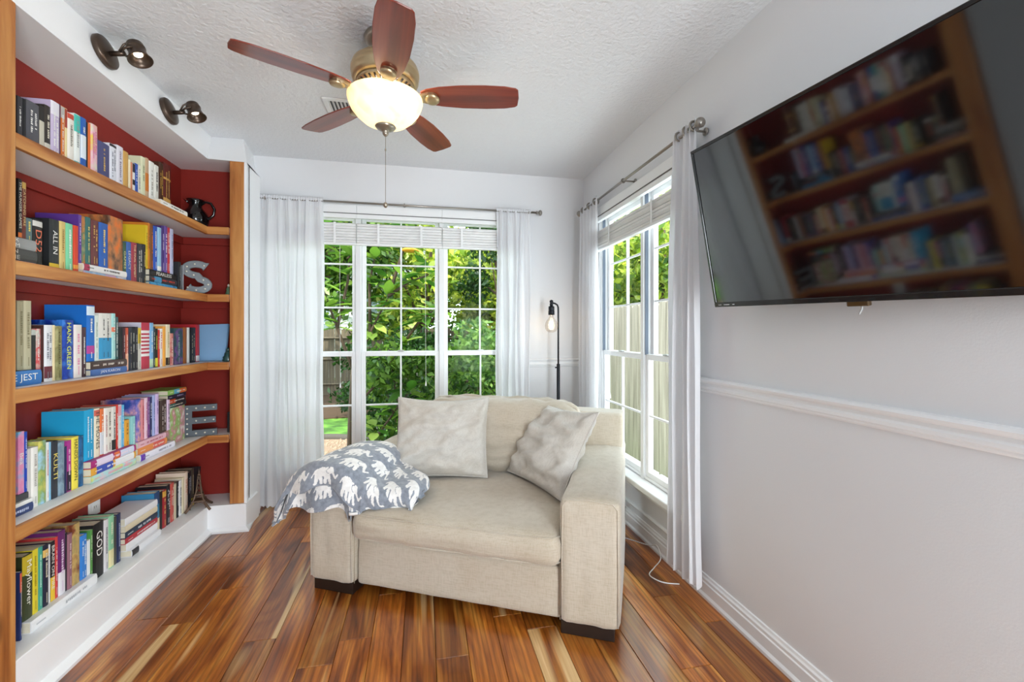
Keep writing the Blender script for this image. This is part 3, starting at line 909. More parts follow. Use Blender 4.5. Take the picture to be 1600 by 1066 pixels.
('U',3,2.722,0.0332,1.024,0.175,0.135,-1.35,'d88878','short pink','*','f4e0d8',{'v': ['e0a090','b85858','e8c0a8']}),
('U',3,2.758,0.0962,1.024,0.203,0.14,-1.35,'2f4c52','dark teal flowered','*','a0c8a8',{'v': ['2f4c52','2f4c52','7a4a90','5a9048'],'ts': 0.6}),
('U',3,2.86,0.0362,1.024,0.209,0.135,-1.35,'9a5c2c','chestnut','','',{}),
('U',3,2.899,0.0272,1.024,0.209,0.135,-1.35,'dcdcd8','thin grey white','','',{}),
('U',3,2.929,0.0682,1.024,0.209,0.135,-1.35,'201d1c','black gilt-marked','*','c8b890',{}),
('U',3,3.0,0.0452,1.024,0.228,0.145,-1.35,'c03038','red','','',{'b': [(0.02,0.17,'f0e8e4')]}),
('F',4,1.64,0.202,0.585,0.03,0.14,-1.335,'e6e6ea','white navy-labelled','*','c8d0e8',{'b': [(0.3,0.98,'2f3f70')]}),
('F',4,1.66,0.178,0.616,0.012,0.14,-1.335,'efede8','thin white','','',{}),
('F',4,1.67,0.166,0.629,0.022,0.14,-1.345,'4a4a4e','dark grey','','',{}),
('U',4,1.803,0.0232,0.652,0.212,0.135,-1.35,'e888b8','pink and blue','Bea','f2f0ea',{'v': ['e888b8','f0a0c8','7ac0e8']}),
('U',4,1.827,0.0112,0.652,0.208,0.135,-1.35,'2048b8','vivid blue','*','e0e8f8',{}),
('U',4,1.839,0.0132,0.585,0.212,0.135,-1.35,'d4d0cc','pale grey','','',{}),
('U',4,1.853,0.0292,0.585,0.213,0.135,-1.35,'f0ede6','plain white','*','b0aca4',{}),
('U',4,1.883,0.0332,0.585,0.228,0.14,-1.35,'a8cfe0','landscape painted','','',{'v': ['a8d4ec','8aa860','d8d06a']}),
('U',4,1.917,0.0122,0.585,0.216,0.135,-1.35,'ecece8','white flowered','*','d04848',{}),
('U',4,1.93,0.0082,0.585,0.215,0.135,-1.35,'8cc4e4','pale blue','','',{}),
('U',4,1.939,0.0302,0.585,0.213,0.135,-1.35,'33363f','dark slate','KULTI','f0dc70',{'b': [(0,0.01,'33363f')],'ts': 0.55}),
('U',4,1.97,0.0302,0.585,0.203,0.135,-1.35,'6c8496','misty blue grey','','',{'v': ['6c8496','8ca4b4','46566a']}),
('U',4,2.001,0.0112,0.585,0.179,0.135,-1.35,'2a3058','thin navy','','',{}),
('U',4,2.013,0.0212,0.585,0.199,0.135,-1.35,'b03a90','magenta','*','ecd0e4',{'b': [(0.02,0.4,'2c2438')]}),
('U',4,2.035,0.0352,0.585,0.206,0.135,-1.35,'f4e052','yellow','HANDS DOWN','2c2a20',{'ts': 0.5}),
('U',4,2.071,0.0262,0.585,0.202,0.135,-1.35,'2a6ea4','ocean blue','','',{'v': ['2a6ea4','1c4c78','58a0cc']}),
('F',4,2.1,0.282,0.585,0.03,0.14,-1.325,'c8d890','pastel floral','*','f0a0b0',{'v': ['d8dc80','a8d8d8','e8b8c0']}),
('F',4,2.1,0.282,0.616,0.03,0.14,-1.325,'e8a83c','yellow and blue','*','f6f2f0',{'b': [(0.1,0.45,'3a50b0'),(0.5,0.95,'f0eef0')]}),
('F',4,2.1,0.282,0.647,0.03,0.14,-1.325,'b02878','magenta and orange','*','f4e4f0',{'b': [(0.1,0.45,'ecdcf0'),(0.48,0.6,'e87038'),(0.62,0.95,'dce0f4')]}),
('U',4,2.1,0.0552,0.678,0.208,0.145,-1.35,'25a5d6','tall cyan','*','e8f6fa',{}),
('U',4,2.156,0.0322,0.678,0.205,0.135,-1.35,'f2e6cc','cream flowered','THE MOVES','3c3430',{'b': [(0.85,0.97,'d86858')]}),
('U',4,2.189,0.0242,0.678,0.199,0.135,-1.35,'e87a44','orange and white','*','f8f0e8',{'b': [(0.02,0.5,'d8dce4')]}),
('U',4,2.214,0.0242,0.678,0.198,0.135,-1.35,'f4efe8','white','*','b87878',{}),
('U',4,2.239,0.0232,0.678,0.196,0.135,-1.35,'ece4d8','ink sketched','*','3a3430',{'ts': 1.2}),
('U',4,2.263,0.0272,0.678,0.196,0.135,-1.35,'e0dcd4','white and black','*','403c3c',{'b': [(0.02,0.25,'2c2a2c')]}),
('U',4,2.2915,0.0145,0.678,0.201,0.135,-1.35,'d83c30','vivid red','*','f4e8e4',{}),
('U',4,2.3064,0.0208,0.678,0.197,0.135,-1.35,'e4ecec','white','*','a0b0b8',{'b': [(0.75,0.98,'e8a0b0')]}),
('U',4,2.328,0.0182,0.678,0.193,0.135,-1.35,'62b8e4','light blue','*','f2f0ea',{}),
('U',4,2.347,0.0342,0.678,0.119,0.135,-1.35,'e8a83c','small orange','*','a86810',{}),
('U',4,2.386,0.031,0.585,0.222,0.135,-1.345,'92d0d0','mint dotted','*','d8f0ec',{}),
('F',4,2.419,0.296,0.585,0.03,0.14,-1.325,'ecE8f2','white purple-ended','*','88889c',{'b': [(0.0,0.12,'6a3ab0')]}),
('F',4,2.419,0.241,0.616,0.03,0.14,-1.335,'e89050','orange and pink','*','f6dccc',{'b': [(0.5,0.9,'e06058')]}),
('F',4,2.419,0.231,0.647,0.028,0.14,-1.335,'e8b8c4','pale pink','*','c05870',{}),
('U',4,2.431,0.0362,0.676,0.205,0.145,-1.35,'2f4fa4','blue sunset','','',{'v': ['2f4fa4','8a78c0','f0b0a8','203048']}),
('U',4,2.47,0.0252,0.676,0.198,0.135,-1.35,'d88a90','rose pink','*','b83040',{}),
('U',4,2.496,0.0262,0.676,0.203,0.135,-1.35,'ecc8d8','blush','*','c86890',{}),
('U',4,2.523,0.0172,0.676,0.203,0.135,-1.35,'7a3a86','purple','*','e8d4ec',{}),
('U',4,2.541,0.0192,0.676,0.201,0.135,-1.35,'2c3264','indigo','*','e8e8f4',{}),
('U',4,2.561,0.0252,0.676,0.207,0.135,-1.35,'aab4e0','periwinkle','*','5060a8',{}),
('U',4,2.587,0.0302,0.676,0.21,0.135,-1.35,'d4bce4','lilac','*','8a68a8',{}),
('U',4,2.627,0.0622,0.676,0.17,0.14,-1.35,'463632','dark brown photo','*','e8e0d8',{}),
('U',4,2.69,0.0302,0.676,0.164,0.135,-1.35,'dcc4dc','pale lilac','*','5c3c60',{}),
('U',4,2.745,0.1502,0.585,0.2,0.12,-1.36,'dfe4c8','flower photo','','',{'v': ['e8ecd8','90b860','d08898','f0efe4']}),
('F',4,2.7225,0.186,0.786,0.022,0.12,-1.36,'3a6a60','teal and black','*','d8d0c0',{'b': [(0.4,0.98,'2a2a30')]}),
('F',4,2.7225,0.186,0.809,0.024,0.12,-1.36,'c85030','red and black','*','e8e0d8',{'b': [(0.4,0.98,'28242c')]}),
('F',4,2.7225,0.186,0.834,0.024,0.12,-1.36,'2c2a3c','black and purple','*','c0b0d8',{}),
('F',4,2.7225,0.186,0.859,0.026,0.13,-1.36,'90c060','green and orange','*','f0f0e0',{'b': [(0.3,0.6,'60b0d0'),(0.62,0.98,'e8703a')]}),
('F',5,1.817,0.314,0.165,0.04,0.165,-1.325,'eceaea','large white','*','b0b0b4',{}),
('U',5,1.783,0.0072,0.165,0.231,0.135,-1.33,'2f3c70','thin navy and red','*','e8e0d8',{'b': [(0.7,0.98,'e06848')]}),
('U',5,1.818,0.0412,0.206,0.225,0.135,-1.35,'3a4228','dark green and yellow','Mayflower','f2f0e4',{'b': [(0.7,0.99,'c8b030')],'ts': 0.55}),
('U',5,1.86,0.0222,0.206,0.228,0.135,-1.35,'e2cf34','yellow','*','a89018',{}),
('U',5,1.883,0.0182,0.206,0.226,0.135,-1.35,'4aa890','teal','*','c8ecd8',{}),
('U',5,1.902,0.0252,0.206,0.224,0.135,-1.35,'23263a','midnight blue','*','e0d8c0',{'b': [(0.8,0.92,'e0b868')]}),
('U',5,1.928,0.0072,0.206,0.216,0.135,-1.35,'e8e6e6','thin white','*','505058',{}),
('U',5,1.936,0.0202,0.206,0.221,0.135,-1.35,'26242a','black and yellow','BRAIN ON FIRE','f4f0e6',{'b': [(0.0,0.4,'f0c838')]}),
('U',5,1.957,0.0122,0.206,0.23,0.135,-1.35,'d84444','red','*','f8e8e4',{}),
('U',5,1.97,0.0342,0.206,0.243,0.14,-1.35,'6a2868','purple and white','*','e0c8e0',{'b': [(0.0,0.36,'e8e4ea')]}),
('U',5,2.005,0.0082,0.206,0.224,0.135,-1.35,'2c2a34','thin black','','',{}),
('U',5,2.014,0.0242,0.206,0.214,0.135,-1.35,'9a6a78','mauve','*','e0c8c8',{}),
('U',5,2.039,0.0382,0.206,0.24,0.145,-1.35,'a8824a','autumn landscape','','',{'v': ['a09060','c8a868','7a3a24']}),
('U',5,2.078,0.0372,0.206,0.177,0.135,-1.35,'3a84d4','bright blue','*','d8e8f6',{}),
('U',5,2.116,0.0182,0.206,0.142,0.135,-1.35,'eeeef0','white','','',{}),
('U',5,2.135,0.0132,0.165,0.219,0.14,-1.35,'58964a','green','*','e0ecd0',{}),
('U',5,2.151,0.0612,0.165,0.232,0.145,-1.35,'1f1f21','black','GOD','f2f0ea',{'ts': 0.5,'tp': 0.62}),
('U',5,2.213,0.0292,0.165,0.226,0.135,-1.35,'dedbdc','white and grey','*','70707a',{}),
('U',5,2.243,0.0342,0.165,0.231,0.135,-1.35,'90c8a0','mint and cream','*','f0ecd0',{'b': [(0.02,0.35,'e8dca8')]}),
('U',5,2.278,0.0162,0.165,0.215,0.135,-1.35,'4a4a44','thin grey black','','',{}),
('U',5,2.295,0.0272,0.165,0.219,0.145,-1.35,'2a3458','navy','*','a8b0d0',{}),
('F',5,2.346,0.228,0.165,0.03,0.15,-1.32,'eceaec','white black-tabbed','','',{'b': [(0.0,0.22,'2a2a30')]}),
('F',5,2.335,0.239,0.196,0.034,0.14,-1.335,'f2f0f2','plain white','','',{}),
('F',5,2.328,0.246,0.231,0.026,0.14,-1.335,'b83440','red','*','f0d8d8',{}),
('F',5,2.328,0.246,0.258,0.028,0.14,-1.335,'28364c','navy blue striped','*','d8e0e8',{'ts': 1.3}),
('F',5,2.3265,0.247,0.287,0.028,0.14,-1.335,'e2d2b4','cream','','',{}),
('F',5,2.3265,0.247,0.316,0.034,0.14,-1.335,'f0eef0','white brown-dotted','','',{}),
('U',5,2.577,0.0472,0.165,0.212,0.145,-1.35,'3a86b0','cyan and navy','','',{'b': [(0.0,0.35,'e8dcb8'),(0.7,1,'2a4a78')]}),
('U',5,2.627,0.0232,0.165,0.202,0.135,-1.35,'222226','black','','',{}),
('U',5,2.651,0.0352,0.165,0.199,0.135,-1.35,'a82c34','crimson gilt','*','e8c870',{'b': [(0.82,0.97,'d8a848')]}),
('U',5,2.687,0.0362,0.165,0.214,0.145,-1.35,'26262c','black and white','*','e8e8ec',{}),
('U',5,2.724,0.0362,0.165,0.212,0.135,-1.35,'c85850','brick red','*','f0d8c8',{}),
('U',5,2.761,0.0232,0.165,0.197,0.135,-1.35,'d8cdb0','thin cream','','',{}),
('U',5,2.785,0.0242,0.165,0.2,0.135,-1.35,'24262c','thin black','*','d8d8d8',{}),
('U',5,2.81,0.0302,0.165,0.199,0.135,-1.35,'ecebec','white','*','505058',{}),
('U',5,2.841,0.0282,0.165,0.206,0.135,-1.35,'ece0c0','pale cream','','',{}),
('U',5,2.87,0.0372,0.165,0.227,0.145,-1.35,'f0dcc8','peach white','*','c87850',{}),
('U',5,2.908,0.0382,0.165,0.215,0.135,-1.35,'1f2026','black silver-marked','*','b8bcc8',{}),
('U',5,2.947,0.0302,0.165,0.225,0.135,-1.35,'4c4238','dark brown','*','b8a888',{'b': [(0.02,0.22,'ecd830')]})]
page_mat = mat('book_pages', 'e6dcc4', .8, bump=.3, bscale=300)
def cover_mat(h):
    return mat('book_cloth_' + h, h, .42, spec=.4)
def ink(h):
    return mat('book_ink_' + h, h, .45)
def ordinal(n):
    return '%d%s' % (n, 'th' if 10 <= n % 100 <= 20 else {1: 'st', 2: 'nd', 3: 'rd'}.get(n % 10, 'th'))
SHELF_NAME = {1: 'top shelf', 2: 'second shelf', 3: 'third shelf', 4: 'fourth shelf', 5: 'lowest ledge'}
count_u = {}
count_f = {}
brnd = random.Random(5)

def cover_mesh(T, Hh, D, t, sp):
    """case in the book's own frame: spine at x=0 facing +x, thickness along y, height along z"""
    mb = MB()
    pts = [(-D, 0), (0, 0), (sp, T * .2), (sp * 1.25, T * .5), (sp, T * .8), (0, T), (-D, T), (-D, T - t), (-.001, T - t), (-.001, t), (-D, t)]
    n = len(pts)
    lo = [(x_, y_, 0) for x_, y_ in pts]
    hi = [(x_, y_, Hh) for x_, y_ in pts]
    # top and bottom caps as strips so that the hollow case stays open
    caps = [(0, 1, 9, 10), (1, 2, 9), (2, 3, 9), (3, 8, 9), (3, 4, 8), (4, 5, 8), (5, 6, 7, 8)]
    f = [tuple(reversed(c)) for c in caps] + [tuple(i + n for i in c) for c in caps]
    f += [(i, (i + 1) % n, n + (i + 1) % n, n + i) for i in range(n)]
    mb.add(lo + hi, f)
    return mb

for kind, sh, y0, T, z0, Hh, D, xs, col, word, txt, tcol, opt in BOOKS:
    flat = kind == 'F'
    if flat:
        count_f[sh] = count_f.get(sh, 0) + 1
        lab = '%s book lying flat, %s flat one from near post, %s' % (word, ordinal(count_f[sh]), SHELF_NAME[sh])
    else:
        count_u[sh] = count_u.get(sh, 0) + 1
        lab = '%s book, %s upright from the near post, %s' % (word, ordinal(count_u[sh]), SHELF_NAME[sh])
    b = thing('book', lab, 'book', group='books on the ' + SHELF_NAME[sh])
    # the book's own frame always stands upright; flat books are laid on their side
    if flat:
        # T = length along y, Hh = thickness along z
        bt, bh = Hh, T
        b.location = (xs, y0, z0 + .0008 + bt)
        b.rotation_euler = (R(-90), 0, 0)        # own z -> +y, own y -> -z
    else:
        bt, bh = T, Hh
        b.location = (xs, y0, z0 + .0008)
    hard = bt > .024
    t = .0022 if hard else .0009
    sp = .0025 if hard else .0006
    cm = art_mat(opt['v']) if 'v' in opt else cover_mat(col)
    cover_mesh(bt, bh, D, t, sp).build('cover', cm, b)
    ov = .003 if hard else .0003
    MB().box(-D + ov, -.0012, t, bt - t, ov, bh - ov).build('page_block', page_mat, b)
    if 'face' in opt:
        MB().box(-D, -.0005, -.0006, -.0002, .0005, bh - .0005).build('front_print', cover_mat(opt['face']), b)
    bx_ = sp * 1.25
    for i, (l0, l1, h) in enumerate(opt.get('b', [])):
        MB().add([(sp * q + .0004, bt * r_, bh * zz) for zz in (l0, l1) for q, r_ in ((0, .0), (1, .2), (1.25, .5), (1, .8), (0, 1))],
                 [(i2, i2 + 1, i2 + 6, i2 + 5) for i2 in range(4)]).build('spine_band', cover_mat(h), b)
    if txt and txt != '*':
        if flat:
            put_text('spine_title', txt, ink(tcol), b, (bx_, bt * .5, bh * .5), (0, 0, 1), (0, -1, 0), bh * .86, bt * (.84 if '\n' in txt else .58), .0012)
        else:
            put_text('spine_title', txt, ink(tcol), b, (bx_, bt * .5, bh * opt.get('tp', .56)), (0, 0, -1), (0, 1, 0), bh * (.78 if len(txt) > 6 else .45), bt * .62, .0012)
    elif txt == '*':
        # lettering too small to read: a line of printed marks
        ts = opt.get('ts', 1.0)
        mb = MB()
        rows = 2 if bt > .036 and brnd.random() < .6 else 1
        for r_ in range(rows):
            cy = bt * (.5 if rows == 1 else (.34, .66)[r_])
            gh = min(bt * .32 * ts, .011) / (1 if rows == 1 else 1.3)
            zz = bh * brnd.uniform(.80, .90)
            end = bh * brnd.uniform(.25, .5)
            while zz > end:
                w_ = gh * brnd.uniform(.25, .75)
                if brnd.random() < .86:
                    a_, c_ = cy - gh * .5, cy + gh * brnd.uniform(.2, .5)
                    mb.add([(bx_ + .0010, a_, zz - w_), (bx_ + .0010, c_, zz - w_), (bx_ + .0010, c_, zz), (bx_ + .0010, a_, zz)], [(0, 1, 2, 3)])
                zz -= w_ + gh * .22
            zz = bh * brnd.uniform(.16, .22)
            while zz > bh * .06:
                w_ = gh * .3
                mb.add([(bx_ + .0010, cy - gh * .25, zz - w_), (bx_ + .0010, cy + gh * .25, zz - w_), (bx_ + .0010, cy + gh * .25, zz), (bx_ + .0010, cy - gh * .25, zz)], [(0, 1, 2, 3)])
                zz -= w_ * 1.5
        mb.build('spine_print', ink(tcol), b, kind='stuff')

def loose_book(label, M4, T, Hh, D, col, cov2=None):
    b = thing('book', label, 'book')
    b.matrix_basis = M4
    cover_mesh(T, Hh, D, .0022, .002).build('cover', cover_mat(col), b)
    MB().box(-D + .003, -.0012, .0023, T - .0023, .003, Hh - .003).build('page_block', page_mat, b)
    return b
# pale blue picture book leaning against the niche end, and the leaning thin book on the lowest ledge
Mx = Matrix.Translation((-1.215, 3.05, 1.031)) @ Matrix.Rotation(R(-14), 4, 'X') @ Matrix.Rotation(R(-8), 4, 'Z') 
loose_book('large pale blue picture book propped upright at end of third shelf', Mx, .022, .235, .235, '8fbce4')
Mx = Matrix.Translation((-1.345, 2.985, .171)) @ Matrix.Rotation(R(-13), 4, 'X')
loose_book('thin black and red book leaning behind the small metal tower', Mx, .020, .215, .13, '2c2226')
Mx = Matrix.Translation((-1.33, 2.795, 1.434))

# ---------------------------------------------------------------- ornaments on the shelves
# bookend
be = thing('bookend', 'pale grey metal bookend next to the letter S', 'bookend', (-1.335, 2.80, 1.434))
MB().box(-.10, .012, 0, .006, 0, .150).build('upright_plate', mat('bookend_grey', 'a9abb0', .35, metal=.6), be, bevel=.001)
MB().box(-.10, .012, -.006, 0.0, 0, .0008).build('foot_plate', _M['bookend_grey'], be)

letter_m = mat('galvanised_grey', '6c6f72', .5, metal=.25, vary=.12, vscale=25)
letter_d = mat('dark_zinc', '4a5056', .5, metal=.25, vary=.12, vscale=25)
bulb_m = mat('marquee_bulb', 'efe8d6', .25)
def letter(name, label, loc, rz, polys, bulbs, depth, m):
    t = thing(name, label, 'letter sign', loc, rz)
    for nm, pts in polys:
        n = len(pts)
        mb = MB()
        mb.add([(x_, -depth, z_) for x_, z_ in pts] + [(x_, 0, z_) for x_, z_ in pts], [tuple(range(n)), tuple(reversed(range(n, 2 * n)))] + [(i, n + i, n + (i + 1) % n, (i + 1) % n) for i in range(n)])
        mb.build(nm, m, t)
    for x_, z_ in bulbs:
        MB().lathe([(.0052, 0), (.005, .003), (.003, .006), (.0003, .0072)], (x_, -depth, z_), 10, M=Matrix.Rotation(R(90), 3, 'X')).build('bulb', bulb_m, t, True)
    return t
# S: a ribbon of constant width following two arcs, with slab ends
def s_shape(w_, h_, th):
    cl = []
    r1 = h_ * .25
    for k in range(0, 15):
        a = R(35 + (270 - 35) * k / 14)
        cl.append((w_ / 2 + (w_ / 2 - th / 2) * math.cos(a), h_ * .75 - .00 + (r1 - th / 2 + th / 4) * math.sin(a)))
    for k in range(1, 15):
        a = R(90 - (270 - 35) * k / 14)
        cl.append((w_ / 2 + (w_ / 2 - th / 2) * math.cos(a), h_ * .25 + (r1 - th / 2 + th / 4) * math.sin(a)))
    return cl
cl = s_shape(.150, .175, .040)
L_, R_ = [], []
for i, p in enumerate(cl):
    a, b_ = cl[max(0, i - 1)], cl[min(len(cl) - 1, i + 1)]
    d = Vector((b_[0] - a[0], b_[1] - a[1])).normalized()
    wd = .019 + (.008 if i in (0, len(cl) - 1) else 0)
    L_.append((p[0] - d[1] * wd, p[1] + d[0] * wd))
    R_.append((p[0] + d[1] * wd, p[1] - d[0] * wd))
t = thing('marquee_letter', 'grey metal marquee letter S with small round bulbs', 'letter sign', (-1.392, 2.925, 1.436), R(24))
mb = MB()
n = len(cl)
dp = .028
zmin = min(q[1] for q in L_ + R_)
L_ = [(a, b_ - zmin) for a, b_ in L_]
R_ = [(a, b_ - zmin) for a, b_ in R_]
V = [(x_, -dp, z_) for x_, z_ in L_] + [(x_, -dp, z_) for x_, z_ in R_] + [(x_, 0, z_) for x_, z_ in L_] + [(x_, 0, z_) for x_, z_ in R_]
F_ = []
for i in range(n - 1):
    F_ += [(i, i + 1, n + i + 1, n + i), (2 * n + i, 3 * n + i, 3 * n + i + 1, 2 * n + i + 1), (i, 2 * n + i, 2 * n + i + 1, i + 1), (n + i, n + i + 1, 3 * n + i + 1, 3 * n + i)]
F_ += [(0, n, 3 * n, 2 * n), (n - 1, 3 * n - 1, 4 * n - 1, 2 * n - 1)]
mb.add(V, F_)
mb.build('body', letter_m, t)
for side in (L_, R_):
    MB().tube([(x_, -dp, z_) for x_, z_ in side], .0022, 6).build('rim', letter_m, t, True)
for i in range(1, n, 3):
    MB().lathe([(.0055, 0), (.005, .003), (.003, .006), (.0003, .0072)], (cl[i][0], -dp, cl[i][1] - zmin), 10, M=Matrix.Rotation(R(90), 3, 'X')).build('bulb', bulb_m, t, True)
# E
ew, eh, et = .165, .185, .036
pts = [(0, 0), (ew, 0), (ew, et), (et * 1.15, et), (et * 1.15, eh / 2 - et / 2), (ew * .96, eh / 2 - et / 2), (ew * .96, eh / 2 + et / 2), (et * 1.15, eh / 2 + et / 2), (et * 1.15, eh - et), (ew, eh - et), (ew, eh), (0, eh)]
blb = [(et * .5, et * .5 + (eh - et) * k / 5) for k in range(6)] + [(et * .5 + (ew - et) * k / 3, z_) for k in (1, 2, 3) for z_ in (et * .5, eh / 2, eh - et * .5)]
letter('marquee_letter', 'dark zinc marquee letter E with small round bulbs', (-1.388, 2.945, .587), R(20), [('body', pts)], blb, .028, letter_d)

# black jug
jug_m = mat('black_glaze', '0c0c0e', .12, coat=.6)
t = thing('jug', 'glossy black ceramic jug with looped handle on top shelf', 'jug', (-1.365, 3.03, 1.839), R(0))
MB().lathe([(.045, 0), (.058, .012), (.072, .045), (.073, .07), (.060, .100), (.040, .122), (.033, .140), (.036, .160), (.048, .176), (.045, .176), (.031, .158), (.028, .135)], (0, 0, 0), 32).build('body', jug_m, t, True)
MB().tube([(.030, 0, .148), (.055, 0, .168), (.085, 0, .160), (.105, 0, .125), (.100, 0, .090), (.078, 0, .068), (.066, 0, .060)], [.007, .008, .008, .008, .008, .008, .009], 10).build('handle', jug_m, t, True)
MB().add([(-.040, -.020, .168), (-.040, .020, .168), (-.074, 0, .186), (-.036, 0, .150)], [(0, 2, 3), (2, 1, 3), (0, 1, 2), (0, 3, 1)]).build('spout', jug_m, t, True)

# metal tower model
br = mat('aged_bronze', '6a5444', .5, metal=.4)
t = thing('tower_model', 'small bronze lattice tower ornament on the lowest bookcase ledge', 'ornament', (-1.295, 2.915, .1685), R(18))
def tw(z):       # half width by height
    return .055 * math.exp(-z / .052) + .0045
zs = [0, .02, .04, .062, .075, .10, .13, .16, .19]
for sx in (-1, 1):
    for sy in (-1, 1):
        MB().tube([(sx * tw(z), sy * tw(z), z) for z in zs], [.0075, .0065, .0058, .005, .005, .004, .0035, .003, .0025], 6).build('leg', br, t, True)
for z in (.044, .080):
    w_ = tw(z) + .006
    MB().box(-w_, w_, -w_, w_, z, z + .008).build('platform', br, t, bevel=.001)
mb = MB()
for za, zb_ in zip(zs[3:-1], zs[4:]):
    for sx, sy, ux, uy in ((-1, -1, 1, -1), (1, -1, 1, 1), (1, 1, -1, 1), (-1, 1, -1, -1)):
        mb.tube([(sx * tw(za), sy * tw(za), za), (ux * tw(zb_), uy * tw(zb_), zb_)], .0015, 5)
        mb.tube([(ux * tw(za), uy * tw(za), za), (sx * tw(zb_), sy * tw(zb_), zb_)], .0015, 5)
mb.build('lattice', br, t, kind='stuff')
for rot in range(4):
    c, s = math.cos(rot * PI / 2), math.sin(rot * PI / 2)
    arc = [(.038 * math.cos(a), -.046 + .012 * math.sin(a), .008 + .034 * math.sin(a)) for a in [PI * k / 10 for k in range(11)]]
    MB().tube([(x_ * c - y_ * s, x_ * s + y_ * c, z_) for x_, y_, z_ in arc], .0022, 6).build('arch', br, t, True)
MB().lathe([(.006, .19), (.008, .193), (.008, .199), (.004, .202), (.003, .21), (.0004, .232)], (0, 0, 0), 10).build('spire', br, t, True)

# small green figure, small things half hidden by the far post
t = thing('figurine', 'small dark green glazed figurine beside the far post', 'figurine', (-1.19, 3.045, 1.025))
gm = mat('green_glaze', '1f4a48', .25, coat=.4)
MB().lathe([(.030, 0), (.032, .008), (.028, .018), (.030, .026), (.022, .036), (.020, .05), (.012, .062), (.001, .066)], (0, 0, 0), 20).build('body', gm, t, True)
MB().lathe([(.001, .056), (.010, .062), (.012, .072), (.008, .082), (.0005, .085)], (0, 0, 0), 16).build('head', gm, t, True)
t = thing('figurine', 'tiny green and white ornament half hidden by the far post', 'figurine', (-1.185, 3.04, 1.434))
MB().lathe([(.016, 0), (.018, .01), (.012, .03), (.014, .04), (.006, .055), (.0005, .06)], (0, 0, 0), 16).build('body', mat('pale_green_glaze', '5c7a5c', .3), t, True)
MB().lathe([(.0005, .052), (.007, .058), (.0075, .066), (.0005, .073)], (0, 0, 0), 12).build('head', bulb_m, t, True)
t = thing('speaker_box', 'dark box standing behind the far post on fourth shelf', 'box', (-1.165, 3.06, .586))
MB().box(-.022, .03, -.04, .05, 0, .125).build('case', mat('black_plastic', '17171a', .4), t, bevel=.004)
MB().box(-.018, .026, -.0412, -.04, .006, .119).build('grille', mat('black_mesh', '232326', .8), t)
t = thing('power_outlet', 'white double power outlet on the red wall above lowest ledge', 'outlet', (NB, 2.40, .41))
plate = mat('outlet_white', 'e9e8e6', .35)
MB().box(0, .006, -.036, .036, -.058, .058).build('plate', plate, t, bevel=.002)
for dz in (-.02, .02):
    s_ = MB().box(.006, .0075, -.016, .016, dz - .013, dz + .013).build('socket', plate, t, bevel=.001)
    for dy in (-.006, .006):
        MB().box(.0075, .0078, dy - .001, dy + .001, dz - .004, dz + .006).build('slot', mat('slot_dark', '222222', .6), s_)

# ---------------------------------------------------------------- television
tv = thing('television', 'large black flat television tilted down from the wall, reflecting the bookshelves', 'television')
ex = Vector((.0895, -.996, -.026)).normalized()
nf = Vector((-.996, -.0895, 0))
ey = (nf * math.sin(R(12.2)) + Vector((0, 0, 1)) * math.cos(R(12.2)))
ey = (ey - ex * ey.dot(ex)).normalized()
ez = ex.cross(ey)
TW, THt = 1.085, .611
tv.matrix_basis = Matrix(((ex.x, ey.x, ez.x, 1.138), (ex.y, ey.y, ez.y, 1.555), (ex.z, ey.z, ez.z, 1.305), (0, 0, 0, 1)))
tvblack = mat('tv_black_plastic', '0b0b0d', .22, coat=.3)
bz = .011
MB().box(0, TW, 0, bz * 1.6, -.022, 0).build('bezel_strip', tvblack, tv, bevel=.002)
MB().box(0, TW, THt - bz, THt, -.022, 0).build('bezel_strip', tvblack, tv, bevel=.002)
MB().box(0, bz, bz * 1.6, THt - bz, -.022, 0).build('bezel_strip', tvblack, tv, bevel=.002)
MB().box(TW - bz, TW, bz * 1.6, THt - bz, -.022, 0).build('bezel_strip', tvblack, tv, bevel=.002)
scr = bpy.data.materials.new('tv_screen')
scr.use_nodes = True
b = scr.node_tree.nodes['Principled BSDF']
b.inputs['Base Color'].default_value = hexlin('0a0b0d')
b.inputs['Roughness'].default_value = .06
b.inputs['IOR'].default_value = 1.9
b.inputs['Specular IOR Level'].default_value = .6
MB().box(bz, TW - bz, bz * 1.6, THt - bz, -.012, -.004).build('screen', scr, tv)
MB().box(.03, TW - .03, .03, THt - .06, -.034, -.022).build('back_case', mat('tv_back', '141416', .5), tv, bevel=.006)
MB().box(TW / 2 - .03, TW / 2 + .03, -.014, .004, -.018, -.003).build('sensor_window', mat('sensor_amber', '4a3518', .15, coat=.5), tv, bevel=.003)
put_text('maker_marks', 'HDMI', mat('tv_print', 'c8c8cc', .5), tv, (.030, bz * .8, 0), (1, 0, 0), (0, 1, 0), .016, .005)
MB().box(.050, .078, bz * .8 - .0016, bz * .8 + .0016, 0, .0006).build('maker_mark_bar', _M['tv_print'], tv)
MB().box(.093, .103, bz * .8 - .0016, bz * .8 + .0016, 0, .0006).build('maker_mark_bar', _M['tv_print'], tv)
mb = MB().box(TW / 2 - .20, TW / 2 + .20, .14, .46, -.040, -.034)
mb.build('mount_plate', mat('mount_black', '1a1a1c', .5), tv, bevel=.002)
wp = tv.matrix_basis @ Vector((TW / 2, .30, -.04))
MB().tube([wp, (XR - .001, wp.y + .02, wp.z - .02)], .018, 10).build('mount_arm', _M['mount_black'], tv, w=True)
MB().box(XR - .006, XR, wp.y - .06, wp.y + .10, wp.z - .12, wp.z + .10).build('wall_plate', _M['mount_black'], tv, w=True, bevel=.002)
cp = tv.matrix_basis @ Vector((TW / 2 + .005, -.002, -.012))
